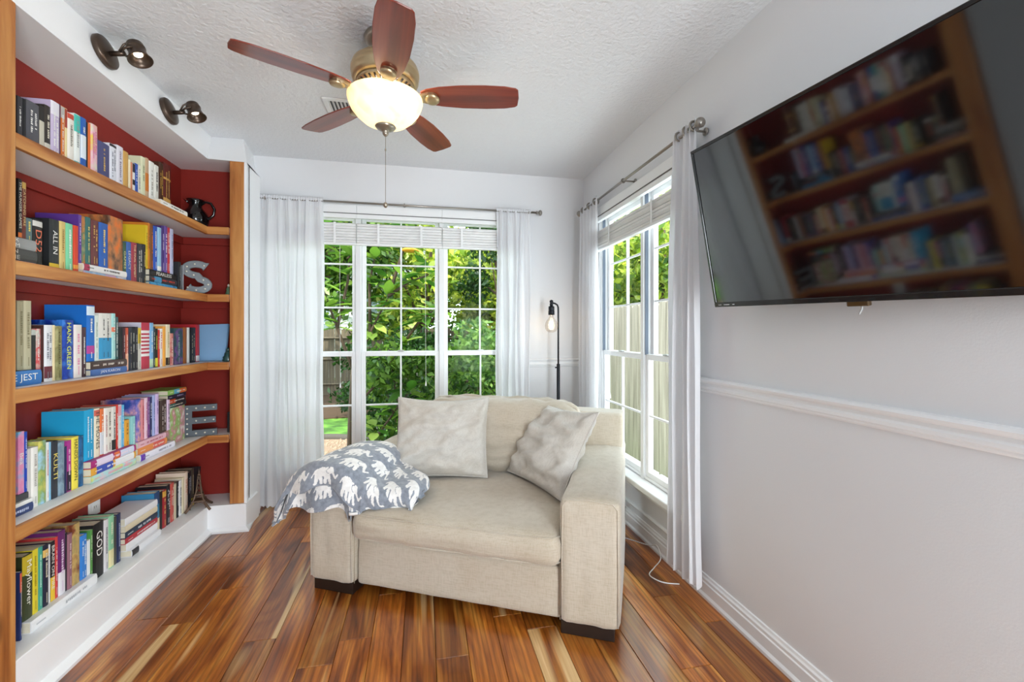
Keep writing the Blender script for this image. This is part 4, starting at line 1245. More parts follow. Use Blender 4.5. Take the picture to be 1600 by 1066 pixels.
MB().tube([cp, (cp.x + .004, cp.y, cp.z - .02), (cp.x - .002, cp.y + .003, cp.z - .035)], .0025, 6).build('sensor_lead', mat('grey_lead', 'a8a8a8', .5), tv, True, w=True)

# ---------------------------------------------------------------- ceiling vent
t = thing('ceiling_vent', 'white louvred air vent in the ceiling behind the fan', 'air vent', (-.37, 2.545, H), R(0))
vm = mat('vent_white', 'e2e2e2', .4)
for q in ((-.15, .15, -.09, -.065), (-.15, .15, .065, .09), (-.15, -.125, -.065, .065), (.125, .15, -.065, .065)):
    MB().box(*q, -.008, 0).build('frame_strip', vm, t, bevel=.002)
MB().box(-.125, .125, -.065, .065, -.001, 0).build('duct', mat('duct_dark', '565658', .8), t)
for k in range(13):
    x_ = -.12 + .02 * k
    MB().add([(x_ - .006, -.065, -.002), (x_ + .004, -.065, -.008), (x_ + .006, -.065, -.007), (x_ - .004, -.065, -.001), (x_ - .006, .065, -.002), (x_ + .004, .065, -.008), (x_ + .006, .065, -.007), (x_ - .004, .065, -.001)],
             [(0, 1, 2, 3), (7, 6, 5, 4), (0, 4, 5, 1), (1, 5, 6, 2), (2, 6, 7, 3), (3, 7, 4, 0)]).build('louvre', vm, t)

# ---------------------------------------------------------------- ceiling fan
FX, FY = -.153, 1.918
fan = thing('ceiling_fan', 'five-blade ceiling fan with cherry blades, brass motor and lit glass bowl', 'ceiling fan', (FX, FY, H))
brass = mat('antique_brass', 'c2ab86', .36, metal=.85)
pewter = mat('pewter', 'a59a8b', .32, metal=.9)
MB().lathe([(.004, 0), (.084, 0), (.086, -.006), (.082, -.024), (.066, -.038), (.030, -.046), (.004, -.048)], (0, 0, 0), 36).build('canopy', pewter, fan, True)
MB().lathe([(.018, -.044), (.018, -.085), (.030, -.09), (.030, -.098)], (0, 0, 0), 20).build('downrod', pewter, fan, True)
MB().lathe([(.028, -.082), (.070, -.086), (.110, -.100), (.132, -.120), (.137, -.134), (.137, -.140), (.139, -.142), (.139, -.156), (.137, -.158), (.136, -.176), (.130, -.188), (.118, -.192)], (0, 0, 0), 48).build('motor_housing', brass, fan, True)
plate_o = MB().lathe([(.119, -.190), (.112, -.206), (.088, -.218), (.070, -.222), (.004, -.222)], (0, 0, 0), 48).build('vent_ring', brass, fan, True)
slot_m = mat('fan_slot_dark', '2a2018', .6)
for k in range(30):
    a = 2 * PI * k / 30
    p0, p1 = Vector((.112 * math.cos(a), .112 * math.sin(a), -.2072)), Vector((.090 * math.cos(a), .090 * math.sin(a), -.2182))
    MB().tube([p0, p1], .0042, 6).build('slot', slot_m, plate_o, True)
MB().lathe([(.062, -.220), (.064, -.226), (.054, -.232), (.040, -.236), (.038, -.242), (.010, -.244), (.010, -.368)], (0, 0, 0), 40).build('light_fitter', brass, fan, True)
cherry = wood_mat('cherry_blade', '5a1c10', '7c2c1a', '9a4428', 0, rough=.3, coat=.45, scale=.8, knots=False)
cherry_edge = cherry
# blade outline in its own frame: along +x from the hub
outl = [(.150, -.030), (.175, -.043), (.23, -.056), (.32, -.066), (.42, -.068), (.50, -.064), (.545, -.055), (.556, -.045), (.560, 0), (.556, .045), (.545, .055), (.50, .064), (.42, .068), (.32, .066), (.23, .056), (.175, .043), (.150, .030)]
bmesh_ = MB().prism(outl, -.003, .003).mesh('blade')
bmesh_.materials.append(cherry)
arm_mb = MB()
# bracket: flared arm from hub to blade with a rounded cap plate
arm_mb.prism([(.075, -.016), (.12, -.014), (.150, -.020), (.180, -.030), (.205, -.030), (.218, -.018), (.222, 0), (.218, .018), (.205, .030), (.180, .030), (.150, .020), (.12, .014), (.075, .016)], -.013, -.003)
arm_me = arm_mb.mesh('blade_bracket')
arm_me.materials.append(brass)
cap_me = MB().lathe([(.030, -.003), (.031, -.012), (.026, -.018), (.014, -.021), (.001, -.022)], (.196, 0, -.004), 20).mesh('bracket_cap')
cap_me.materials.append(brass)
cap_me.polygons.foreach_set('use_smooth', [True] * len(cap_me.polygons))
for k in range(5):
    a = R(-154.0 + 72 * k)
    o = link('blade', bmesh_, None, fan)
    o.location = (0, 0, -.242)
    o.rotation_euler = (R(-11), 0, a)
    bv = o.modifiers.new('edge', 'BEVEL'); bv.width = .0025; bv.segments = 2
    q = link('blade_bracket', arm_me, None, o)
    link('bracket_cap', cap_me, None, o)
# glass bowl, open at the top, glowing
gl = bpy.data.materials.new('lit_alabaster_glass')
gl.use_nodes = True
nt = gl.node_tree
b = nt.nodes['Principled BSDF']
b.inputs['Base Color'].default_value = hexlin('f6e8c4')
b.inputs['Roughness'].default_value = .35
tc = nt.nodes.new('ShaderNodeTexCoord')
n_ = nt.nodes.new('ShaderNodeTexNoise'); n_.inputs['Scale'].default_value = 9; n_.inputs['Distortion'].default_value = 1.5
nt.links.new(tc.outputs['Object'], n_.inputs['Vector'])
nt.links.new(ramp(nt, n_.outputs['Fac'], [(.35, 'f0cf88'), (.65, 'ffeabc')]), b.inputs['Emission Color'])
b.inputs['Emission Strength'].default_value = 1.0
MB().lathe([(.150, -.250), (.1535, -.254), (.1535, -.262), (.150, -.276), (.140, -.300), (.120, -.326), (.092, -.350), (.056, -.366), (.020, -.372), (.012, -.3725)], (0, 0, 0), 56).build('glass_bowl', gl, fan, True)
MB().lathe([(.002, -.366), (.040, -.368), (.043, -.372), (.036, -.380), (.020, -.388), (.011, -.392), (.013, -.398), (.011, -.404), (.006, -.410), (.0005, -.413)], (0, 0, 0), 28).build('finial', pewter, fan, True)
mb = MB().tube([(0, 0, -.41), (0, 0, -.56), (0, 0, -.692)], .0013, 6)
ch = mb.build('pull_chain', pewter, fan)
MB().lathe([(.0005, -.688), (.006, -.690), (.010, -.696), (.010, -.702), (.005, -.710), (.0005, -.712)], (0, 0, 0), 14).build('chain_pendant', pewter, ch, True)
MB().lathe([(.0005, -.462), (.003, -.464), (.0035, -.468), (.003, -.472), (.0005, -.474)], (0, 0, 0), 10).build('chain_bead', pewter, ch, True)
for k in range(3):
    a = R(40 + 120 * k)
    light('fan_bulb_light', 'POINT', (.07 * math.cos(a), .07 * math.sin(a), -.258), 8.5, (1, .92, .79), fan, shadow_soft_size=.03)

# ---------------------------------------------------------------- spotlights on the soffit
oil = mat('oil_rubbed_bronze', '5b4d43', .35, metal=.85)
lens_m = mat('spot_lens', 'fff2d8', .3, emit='fff0d0', es=6)
def spotlight(label, y, z):
    lean = math.atan2(.048, .197)
    xx = XF - (z - ST) * math.tan(lean)
    t = thing('spotlight', label, 'spotlight', (xx, y, z), group='bronze spotlights on the soffit')
    Mx = Matrix.Rotation(R(90) - lean, 3, 'Y')
    MB().lathe([(.060, 0), (.064, .004), (.064, .018), (.060, .024), (.030, .030), (.001, .031)], (0, 0, 0), 36, M=Mx).build('wall_plate', oil, t, True)
    MB().tube([(.025, 0, -.002), (.06, 0, .002), (.082, .0, .006)], .010, 12).build('arm', oil, t, True)
    d = Vector((.36, -.16, -.90)).normalized()        # the head looks down into the room
    c = Vector((.125, 0, .020))
    Q = d.to_track_quat('Z', 'Y').to_matrix()
    hd = MB().lathe([(.004, -.034), (.028, -.034), (.030, -.030), (.030, -.020), (.033, -.016), (.033, -.010), (.030, -.006), (.031, .010), (.036, .030), (.044, .044), (.041, .044), (.033, .030), (.026, .012), (.004, .010)], c, 32, M=Q).build('head', oil, t, True)
    MB().lathe([(.001, .012), (.015, .0125), (.016, .016), (.010, .020), (.001, .021)], c, 20, M=Q).build('lens', lens_m, hd, True)
    for s in (-1, 1):
        MB().tube([(.075, s * .014, .004), (.10, s * .034, .010), c + Vector((0, s * .033, 0))], .0045, 8).build('yoke_arm', oil, t, True)
    MB().tube([(.060, 0, .010), (.075, 0, .040), (.10, 0, .058), (.118, 0, .056), c - d * .034], .004, 8).build('cable', oil, t, True)
    light('spot_beam', 'SPOT', c + d * .06, 12, (1, .86, .62), t, spot_size=R(75), spot_blend=.6, shadow_soft_size=.02, rotation_euler=(d * -1).to_track_quat('Z', 'Y').to_euler())
    return t
spotlight('bronze spotlight on the white soffit, nearer the near post', 2.10, 2.352)
spotlight('bronze spotlight on the white soffit, nearer the window curtain', 2.555, 2.333)

# ---------------------------------------------------------------- floor lamp in the corner
lm = thing('floor_lamp', 'slim black floor lamp with a bare round bulb in the corner', 'floor lamp', (.985, 3.13, 0))
blk = mat('lamp_black_metal', '1f2126', .4, metal=.6)
MB().lathe([(.001, 0), (.115, 0), (.117, .006), (.112, .016), (.03, .02), (.001, .021)], (0, 0, 0), 36).build('base', blk, lm, True)
MB().lathe([(.0125, .018), (.0125, .968), (.010, .972)], (0, 0, 0), 16).build('lower_pole', blk, lm, True)
MB().tube([(-.0125, -.004, .945), (-.026, -.008, .945)], .005, 8).build('set_screw', blk, lm, True)
arm = [(0, 0, .97), (0, 0, 1.36), (-.001, 0, 1.39), (-.008, 0, 1.408), (-.024, 0, 1.418), (-.048, 0, 1.424)]
MB().tube(arm, .0065, 12).build('upper_pole', blk, lm, True)
MB().lathe([(.001, 1.398), (.012, 1.400), (.013, 1.412), (.010, 1.418), (.011, 1.424), (.014, 1.432), (.011, 1.442), (.001, 1.446)], (-.053, 0, 0), 20).build('pivot_knob', blk, lm, True)
MB().lathe([(.001, 1.400), (.019, 1.398), (.022, 1.392), (.022, 1.372), (.020, 1.368), (.023, 1.364), (.023, 1.334), (.001, 1.332)], (-.053, 0, 0), 24).build('socket', blk, lm, True)
bulb_glass = glass_material('bulb_glass', (.93, .90, .86, 1), 1.6)
bulb = MB().lathe([(.013, 1.334), (.015, 1.322), (.022, 1.308), (.034, 1.294), (.044, 1.274), (.0475, 1.252), (.044, 1.230), (.034, 1.214), (.018, 1.206), (.001, 1.204)], (-.053, 0, 0), 32).build('bulb', bulb_glass, lm, True)
fil = MB()
for k in range(6):
    a = 2 * PI * k / 6
    fil.tube([(-.053 + .010 * math.cos(a), .010 * math.sin(a), 1.288), (-.053 + .013 * math.cos(a), .013 * math.sin(a), 1.245)], .0016, 6)
fil.build('filament', mat('filament_glow', 'ffd8a8', .5, emit='ffd9a0', es=30), bulb, kind='stuff')
light('bulb_light', 'POINT', (-.053, 0, 1.25), .5, (1, .85, .62), lm, shadow_soft_size=.03)

# ---------------------------------------------------------------- armchair
SX, SY, SR = -.51, 2.211, R(-26.9)
def linen(name, col, dark, scale=260):
    m = bpy.data.materials.new(name)
    m.use_nodes = True
    nt = m.node_tree
    N, L = nt.nodes.new, nt.links.new
    b = nt.nodes['Principled BSDF']
    b.inputs['Roughness'].default_value = .85
    b.inputs['Specular IOR Level'].default_value = .2
    b.inputs['Sheen Weight'].default_value = .45
    b.inputs['Sheen Roughness'].default_value = .4
    b.inputs['Sheen Tint'].default_value = (.92, .96, 1, 1)
    tc = N('ShaderNodeTexCoord')
    def nz(s, d):
        mp = N('ShaderNodeMapping'); mp.inputs['Scale'].default_value = s
        L(tc.outputs['Object'], mp.inputs[0])
        q = N('ShaderNodeTexNoise'); q.inputs['Scale'].default_value = 1; q.inputs['Detail'].default_value = d
        L(mp.outputs[0], q.inputs['Vector'])
        return q.outputs['Fac']
    a, c = nz((scale, scale, scale * .12), 2), nz((scale * .12, scale * .12, scale), 2)
    av = N('ShaderNodeMath'); av.operation = 'ADD'; L(a, av.inputs[0]); L(c, av.inputs[1])
    hv = N('ShaderNodeMath'); hv.operation = 'MULTIPLY'; hv.inputs[1].default_value = .5; L(av.outputs[0], hv.inputs[0])
    weave = ramp(nt, hv.outputs[0], [(.36, dark), (.56, col)])
    soil = ramp(nt, nz((5, 5, 3), 4), [(.35, (.88, .84, .78, 1)), (.6, (1, 1, 1, 1))])
    mx = N('ShaderNodeMix'); mx.data_type = 'RGBA'; mx.blend_type = 'MULTIPLY'; mx.inputs['Factor'].default_value = .6
    L(weave, mx.inputs['A']); L(soil, mx.inputs['B']); L(mx.outputs['Result'], b.inputs['Base Color'])
    bp = N('ShaderNodeBump'); bp.inputs['Strength'].default_value = .12; bp.inputs['Distance'].default_value = .004
    L(hv.outputs[0], bp.inputs['Height']); L(bp.outputs[0], b.inputs['Normal'])
    return m
sofa_m = linen('oatmeal_chenille', 'c5baaa', 'b9ad9b')
seat_m = sofa_m
pillow_m = linen('natural_linen', 'cbc6bf', 'bfb9b1', 320)
seam_m = mat('seam_thread', 'b5a993', .9)
ch = thing('armchair', 'wide oatmeal upholstered armchair with loose cushions on dark block feet', 'armchair', (SX, SY, 0), SR)
W_, D_ = 1.41, 1.0
def nz3(x_, y_, z_, s=3.0, a=.004):
    return a * mnoise.noise(Vector((x_ * s, y_ * s, z_ * s)))
def armfn(sgn):
    def f(x_, y_, z_):
        up = max(0, z_) * .008 * (1 - x_ * x_)
        return (nz3(x_, y_, z_, 2.5, .006), nz3(y_, z_, x_, 2.5, .004), up + (.012 * (y_ + 1) / 2 if z_ > .5 else 0) + nz3(z_, x_, y_ * 3, 3, .004))
    return f
for x0 in (-.008, 1.172):
    MB().rbox((x0 + .118, .5, .30), (.236, 1.02, .495), .026, 14, armfn(1)).build('arm', sofa_m, ch, True)
MB().rbox((.705, .10, .157), (.945, .17, .212), .018, 10, lambda a, b_, c: (0, nz3(a * 3, b_, c, 2, .005), 0)).build('front_rail', sofa_m, ch, True)
MB().rbox((.705, .55, .19), (.95, .76, .14), .01, 4).build('seat_deck', sofa_m, ch, True)
MB().rbox((.70, .905, .40), (1.405, .19, .69), .028, 12, lambda a, b_, c: (0, nz3(a * 2, b_, c * 2, 2, .006), .006 * (c > .5) * (1 - a * a))).build('backrest', sofa_m, ch, True)
# seat cushion: crowned, full at the edges, with corded edges
def seatfn(a, b_, c):
    crown = .024 * (1 - a ** 4) * (1 - b_ ** 4) * (1 if c > 0 else .15) * (abs(c) > .4)
    bulge_y = -.020 * (1 - a ** 6) * (1 - c * c) * (b_ < -.7)
    return (.010 * a * (1 - c * c) * (abs(a) > .8) + 0, bulge_y + nz3(a * 2, c, b_, 2, .006), math.copysign(crown, c) * .8 + nz3(a * 3, b_ * 3, c, 1.6, .006))
sc = MB().rbox((.705, .362, .340), (.928, .80, .128), .036, 16, seatfn).build('seat_cushion', seat_m, ch, True)
for zz in (.392, .290):
    pts = []
    for k in range(41):
        a = -1 + 2 * k / 40
        e = max(0, abs(a) - .93) / .07
        pts.append((.705 + a * .4675, -.028 - .020 * (1 - a ** 6) * .55 + .028 * e * e, zz + .001 * math.sin(9 * a)))
    MB().tube(pts, .0032, 6).build('piping', sofa_m, sc, True)
def backfn(a, b_, c):
    full = (1 - a ** 4) * (1 - c ** 4)
    wr = .022 * mnoise.noise(Vector((a * 5 + c * 2, c * 5 - a * 3, 3.3))) + .014 * mnoise.noise(Vector((a * 11, c * 6, 8.1))) + .022 * math.exp(-((c + .28) / .05) ** 2)
    return (0, (-.045 * full + wr) if b_ < -.3 else 0, .018 * (1 - a ** 4) * (c > .6) + .020 * mnoise.noise(Vector((a * 6, b_ * 3, c))) - .035 * max(0, abs(a) - .75) * 2 * (c > .6))
MB().rbox((.705, .735, .605), (.93, .19, .40), .055, 18, backfn).build('back_cushion', sofa_m, ch, True)
foot_m = mat('espresso_foot', '241812', .4)
for fx, fy in ((.0, .0), (1.17, .0), (.0, .90), (1.17, .90)):
    MB().box(fx + .004, fx + .214, fy + .012, fy + .092, 0, .056).build('foot', foot_m, ch, bevel=.003)
for x0, x1 in ((-.002, .222), (1.178, 1.402)):
    loop = [(x0 + .004, -.006, .07), (x0 + .003, -.008, .3), (x0 + .006, -.007, .520), (x0 + .024, -.006, .541), ((x0 + x1) / 2, -.006, .547), (x1 - .024, -.006, .541), (x1 - .006, -.007, .520), (x1 - .003, -.008, .3), (x1 - .004, -.006, .07)]
    MB().tube(loop, .0030, 6).build('welt', sofa_m, ch, True)
for xx in (.228, 1.172):
    MB().tube([(xx, .003, .06), (xx + .001, .002, .2), (xx, .003, .29)], .0016, 5).build('seam', seam_m, ch, True)

# ---------------------------------------------------------------- throw pillows
def pillow(label, bl, br_, lean, hgt, th, seed, sag=.0):
    """bl, br_: bottom corners in the armchair's frame; lean: horizontal shift of the top edge (dx, dy)"""
    c, s = math.cos(SR), math.sin(SR)
    wpt = lambda p: Vector((SX + p[0] * c - p[1] * s, SY + p[0] * s + p[1] * c, p[2]))
    A, B = wpt(bl), wpt(br_)
    lv = Vector((lean[0] * c - lean[1] * s, lean[0] * s + lean[1] * c, 0))
    up = (lv + Vector((0, 0, hgt)))
    wv = B - A
    Wd, Hh = wv.length, up.length
    e1 = wv.normalized()
    e2 = (up - e1 * up.dot(e1)).normalized()
    e3 = e1.cross(e2)
    t = thing('throw_pillow', label, 'pillow', group='natural linen throw pillows on the armchair')
    o = (A + B) / 2
    t.matrix_basis = Matrix(((e1.x, e2.x, e3.x, o.x), (e1.y, e2.y, e3.y, o.y), (e1.z, e2.z, e3.z, o.z), (0, 0, 0, 1)))
    off = Vector((seed * 3.7, seed * 1.3, 0))
    N_ = 46
    def surf(side):
        def f(u, v):
            a, b_ = 2 * u - 1, 2 * v - 1
            pin = .055
            x_ = a * Wd / 2 * (1 - pin * (1 - b_ * b_) * a * a)
            y_ = b_ * Hh / 2 * (1 - pin * (1 - a * a) * b_ * b_)
            prof = ((1 - a ** 2) ** .5) * ((1 - b_ ** 2) ** .5)
            prof = prof ** .8
            # folds radiating from the corners and a few long creases
            fold = .0
            for cx, cy in ((-1, -1), (1, -1), (-1, 1), (1, 1)):
                dx, dy = a - cx, b_ - cy
                r_ = math.hypot(dx, dy)
                fold += math.exp(-r_ * 2.2) * .016 * math.sin(7 * math.atan2(dy, dx) + seed)
            wr = .030 * mnoise.noise(Vector((a * 2.0 + b_ * 1.6, b_ * 4.2 - a * 2.2, side * 2)) + off) + .007 * mnoise.noise(Vector((a * 7, b_ * 9, side)) + off)
            z_ = side * th / 2 * prof + (fold + wr) * min(1, prof * 1.6) * 1.0
            y_ -= sag * (1 - a * a) * (b_ + 1) * .5
            return (x_, y_ + Hh / 2, z_)
        return f
    mb = MB()
    mb.grid(N_, N_, surf(1))
    k = len(mb.v)
    back = MB().grid(N_, N_, surf(-1))
    mb.add(back.v, [tuple(reversed(q)) for q in back.f])
    o1 = mb.build('cover', pillow_m, t, True)
    edge = [surf(1)(i / 30, 0) for i in range(31)] + [surf(1)(1, i / 30) for i in range(1, 31)] + [surf(1)(1 - i / 30, 1) for i in range(1, 31)] + [surf(1)(0, 1 - i / 30) for i in range(1, 31)]
    MB().tube(edge, .0035, 6, caps=False).build('seam_edge', pillow_m, t, True)
    return t
pillow('square natural linen pillow propped upright next to the blanket', (.208, .362, .428), (.700, .497, .428), (-.036, .13), .41, .17, 1.0, .012)
pillow('crumpled natural linen pillow slumped in the corner of right-hand arm', (.775, .625, .432), (1.135, .265, .432), (.15, .165), .385, .17, 2.4, .02)

# ---------------------------------------------------------------- elephant blanket
def elephant(u, v):
    """1 inside a walking elephant drawn in a unit box (u forward, v up)"""
    def ell(cx, cy, rx, ry, ang=0.0):
        c, s = math.cos(ang), math.sin(ang)
        x_, y_ = u - cx, v - cy
        return ((x_ * c + y_ * s) / rx) ** 2 + ((-x_ * s + y_ * c) / ry) ** 2 < 1
    def seg(x0, y0, x1, y1, r0, r1):
        dx, dy = x1 - x0, y1 - y0
        q = np.clip(((u - x0) * dx + (v - y0) * dy) / (dx * dx + dy * dy), 0, 1)
        return np.hypot(u - x0 - q * dx, v - y0 - q * dy) < r0 + (r1 - r0) * q
    body = ell(.44, .58, .25, .20) | ell(.60, .60, .14, .20) | ell(.30, .55, .14, .19)
    head = ell(.73, .68, .11, .14) | seg(.80, .62, .90, .40, .055, .035) | seg(.90, .40, .97, .52, .035, .028) | seg(.97, .52, 1.0, .60, .028, .022)
    legs = seg(.27, .5, .22, .10, .075, .055) | seg(.36, .45, .40, .10, .06, .05) | seg(.56, .5, .52, .10, .07, .05) | seg(.64, .5, .70, .12, .065, .05)
    tail = seg(.18, .62, .08, .38, .022, .018)
    ear = np.abs(np.hypot((u - .655) / .075, (v - .64) / .12) - 1) < .13
    return (body | head | legs | tail) & ~(ear & (u < .68))

bl = thing('throw_blanket', 'folded grey blanket printed with white elephants draped over armchair arm', 'blanket', (SX, SY, 0), SR)
bm = bpy.data.materials.new('elephant_fleece')
bm.use_nodes = True
nt = bm.node_tree
b = nt.nodes['Principled BSDF']
b.inputs['Roughness'].default_value = .9
b.inputs['Sheen Weight'].default_value = .4
at = nt.nodes.new('ShaderNodeAttribute'); at.attribute_name = 'print'
tc = nt.nodes.new('ShaderNodeTexCoord')
n1 = nt.nodes.new('ShaderNodeTexNoise'); n1.inputs['Scale'].default_value = 55; n1.inputs['Detail'].default_value = 3
nt.links.new(tc.outputs['Object'], n1.inputs['Vector'])
mx = nt.nodes.new('ShaderNodeMix'); mx.data_type = 'RGBA'
nt.links.new(ramp(nt, at.outputs['Fac'], [(.4, (0, 0, 0, 1)), (.6, (1, 1, 1, 1))]), mx.inputs['Factor'])
nt.links.new(ramp(nt, n1.outputs['Fac'], [(.3, '777d88'), (.7, '959ba6')]), mx.inputs['A'])
nt.links.new(ramp(nt, n1.outputs['Fac'], [(.3, 'e2dfdc'), (.7, 'f4f2f0')]), mx.inputs['B'])
nt.links.new(mx.outputs['Result'], b.inputs['Base Color'])
bp = nt.nodes.new('ShaderNodeBump'); bp.inputs['Strength'].default_value = .3; bp.inputs['Distance'].default_value = .004
nt.links.new(n1.outputs['Fac'], bp.inputs['Height']); nt.links.new(bp.outputs[0], b.inputs['Normal'])

def spline(pts, t):
    """Catmull-Rom through pts at t in 0..1"""
    n = len(pts) - 1
    k = min(int(t * n), n - 1)
    f = t * n - k
    p = [np.array(pts[max(0, min(n, k + q))], float) for q in (-1, 0, 1, 2)]
    return .5 * (2 * p[1] + (p[2] - p[0]) * f + (2 * p[0] - 5 * p[1] + 4 * p[2] - p[3]) * f * f + (3 * p[1] - p[0] - 3 * p[2] + p[3]) * f ** 3)

def blanket_layer(name, lift, drop_extra, y_back, NU, NV, ph):
    sec = [(.50, .446), (.475, .476), (.40, .484), (.325, .488), (.27, .508), (.215, .568), (.13, .592), (.03, .586), (-.055, .550), (-.110, .500), (-.155, .42), (-.190, .335)]
    us = np.linspace(0, 1, NU)
    C = np.array([spline(sec, t) for t in us])
    arc = np.concatenate([[0], np.cumsum(np.hypot(*np.diff(C, axis=0).T))])
    # normals of the section
    T_ = np.gradient(C, axis=0)
    T_ /= np.linalg.norm(T_, axis=1)[:, None]
    Nn = np.stack([T_[:, 1], -T_[:, 0]], 1)
    if Nn[NU // 2, 1] < 0:
        Nn = -Nn
    V = np.zeros((NV, NU, 3)); P = np.zeros((NV, NU, 2))
    for i in range(NU):
        u = us[i]
        x_, z_ = C[i]
        onseat = max(0, 1 - u / .34)
        out = max(0, (u - .66) / .34)
        y0 = y_back - .10 * out - .25 * onseat
        yf = (-.034 if drop_extra == 0 else -.022) + .085 * onseat ** .7 + .02 * out
        drop = (.085 - .045 * onseat - .055 * out) + drop_extra * (1 - .8 * out)
        run = y0 - yf
        total = run + drop
        for j in range(NV):
            s = total * j / (NV - 1)
            rad = .036
            amax = PI / 2 + (PI / 2) * min(1, onseat * 1.3)
            if s < run - rad:
                y_, dz = y0 - s, 0
            elif s < run - rad + rad * amax:
                a = (s - run + rad) / rad
                y_, dz = y0 - (run - rad) - rad * math.sin(a), -rad * (1 - math.cos(a))
            else:
                q_ = s - run + rad - rad * amax
                y_, dz = y0 - (run - rad) - rad * math.sin(amax) - q_ * math.cos(amax), -rad * (1 - math.cos(amax)) - q_ * math.sin(amax)
            puff = .020 * math.sin(PI * min(1, max(0, s / max(run, .01)))) ** .5 if s < run else 0
            wv_ = .010 * mnoise.noise(Vector((u * 5 + ph, s * 9, 1.3))) + .006 * mnoise.noise(Vector((u * 13, s * 15 + ph, 4.0)))
            hem = max(0, (s - run) / max(drop, .01))
            curl = hem * .016 * math.sin(u * 30 + ph)
            xx = x_ + Nn[i, 0] * (lift + puff + wv_) + (-.02 * hem * out)
            zz = z_ + Nn[i, 1] * (lift + puff + wv_) + dz + hem * .010 * math.sin(u * 24 + ph)
            zz = max(zz, .405 if x_ > .235 else .2)
            V[j, i] = (xx, y_ - curl - .012 * hem, zz)
            P[j, i] = (arc[i], s)
    # print: rows of elephants walking along the blanket
    tu, tv_ = .150, .112
    pu, pv = P[..., 0], P[..., 1] + .012
    row = np.floor(pv / tv_)
    fu = (pu / tu + .37 * row) % 1.0
    fv = 1 - (pv / tv_) % 1.0
    ins = elephant((1 - fu) * 1.04, fv * 1.02 - .02).astype(np.float32)
    me = bpy.data.meshes.new(name)
    idx = np.arange(NU * NV).reshape(NV, NU)
    quads = np.stack([idx[:-1, :-1], idx[:-1, 1:], idx[1:, 1:], idx[1:, :-1]], -1).reshape(-1, 4)
    me.from_pydata(V.reshape(-1, 3).tolist(), [], quads.tolist())
    a_ = me.attributes.new('print', 'FLOAT', 'POINT')
    a_.data.foreach_set('value', ins.reshape(-1))
    me.update()
    o = link(name, me, bm, bl, True)
    so = o.modifiers.new('thickness', 'SOLIDIFY'); so.thickness = .013; so.offset = -1
    return o
blanket_layer('top_fold', .004, 0.0, .43, 330, 170, .4)
blanket_layer('under_fold', -.010, .085, .40, 300, 150, 2.1)

# ---------------------------------------------------------------- white cord along the wall under the window
t = thing('charging_cable', 'thin white cord looping on the floor under the double window', 'cord', (1.2, 2.2, 0))
CB = [(1.235, 2.62, .12), (1.225, 2.60, .06), (1.18, 2.56, .006), (1.12, 2.50, .004), (1.14, 2.42, .004), (1.20, 2.34, .004), (1.235, 2.25, .02), (1.243, 2.18, .05), (1.23, 2.12, .012), (1.16, 2.06, .004), (1.10, 2.00, .004), (1.13, 1.93, .004), (1.20, 1.90, .004)]
MB().tube([tuple(spline(CB, k / 70)) for k in range(71)], .0028, 8).build('cable', mat('white_cord', 'e8e6e2', .5), t, True, w=True)
MB().box(1.228, 1.246, 2.585, 2.615, .112, .135).build('plug', _M['white_cord'], t, w=True, bevel=.003)

# ---------------------------------------------------------------- garden
GZ = -.45
def leaf_material(name, cols, trans=.45):
    m = bpy.data.materials.new(name)
    m.use_nodes = True
    nt = m.node_tree
    nt.nodes.remove(nt.nodes['Principled BSDF'])
    g = nt.nodes.new('ShaderNodeNewGeometry')
    oi = nt.nodes.new('ShaderNodeObjectInfo')
    ad = nt.nodes.new('ShaderNodeMath'); ad.operation = 'ADD'
    nt.links.new(g.outputs['Random Per Island'], ad.inputs[0]); nt.links.new(oi.outputs['Random'], ad.inputs[1])
    fr = nt.nodes.new('ShaderNodeMath'); fr.operation = 'FRACT'; nt.links.new(ad.outputs[0], fr.inputs[0])
    c = ramp(nt, fr.outputs[0], [(i / (len(cols) - 1), q) for i, q in enumerate(cols)])
    d = nt.nodes.new('ShaderNodeBsdfDiffuse'); t = nt.nodes.new('ShaderNodeBsdfTranslucent')
    gl_ = nt.nodes.new('ShaderNodeBsdfGlossy'); gl_.inputs['Roughness'].default_value = .4
    gl_.inputs['Color'].default_value = (.5, .55, .5, 1)
    nt.links.new(c, d.inputs['Color']); nt.links.new(c, t.inputs['Color'])
    mx = nt.nodes.new('ShaderNodeMixShader'); mx.inputs[0].default_value = trans
    nt.links.new(d.outputs[0], mx.inputs[1]); nt.links.new(t.outputs[0], mx.inputs[2])
    m2 = nt.nodes.new('ShaderNodeMixShader'); m2.inputs[0].default_value = .06
    nt.links.new(mx.outputs[0], m2.inputs[1]); nt.links.new(gl_.outputs[0], m2.inputs[2])
    nt.links.new(m2.outputs[0], nt.nodes['Material Output'].inputs['Surface'])
    return m
leaf_sun = leaf_material('leaf_sunny', ['3c5e14', '86a42c', 'd0d850', '5a801e', 'e4e878'])  # sunlit highlight yellows put into the leaf colour
leaf_mid = leaf_material('leaf_mid', ['1f3c10', '456e20', '78983a', '2c5016'])
leaf_dark = leaf_material('leaf_dark', ['142a0e', '24441a', '385c24', '1a3412'])
leaf_cool = leaf_material('leaf_cool', ['2a5028', '588438', '8aac50', '35602c'])
bark = mat('bark', '4a3a2c', .9, bump=.6, bscale=20)

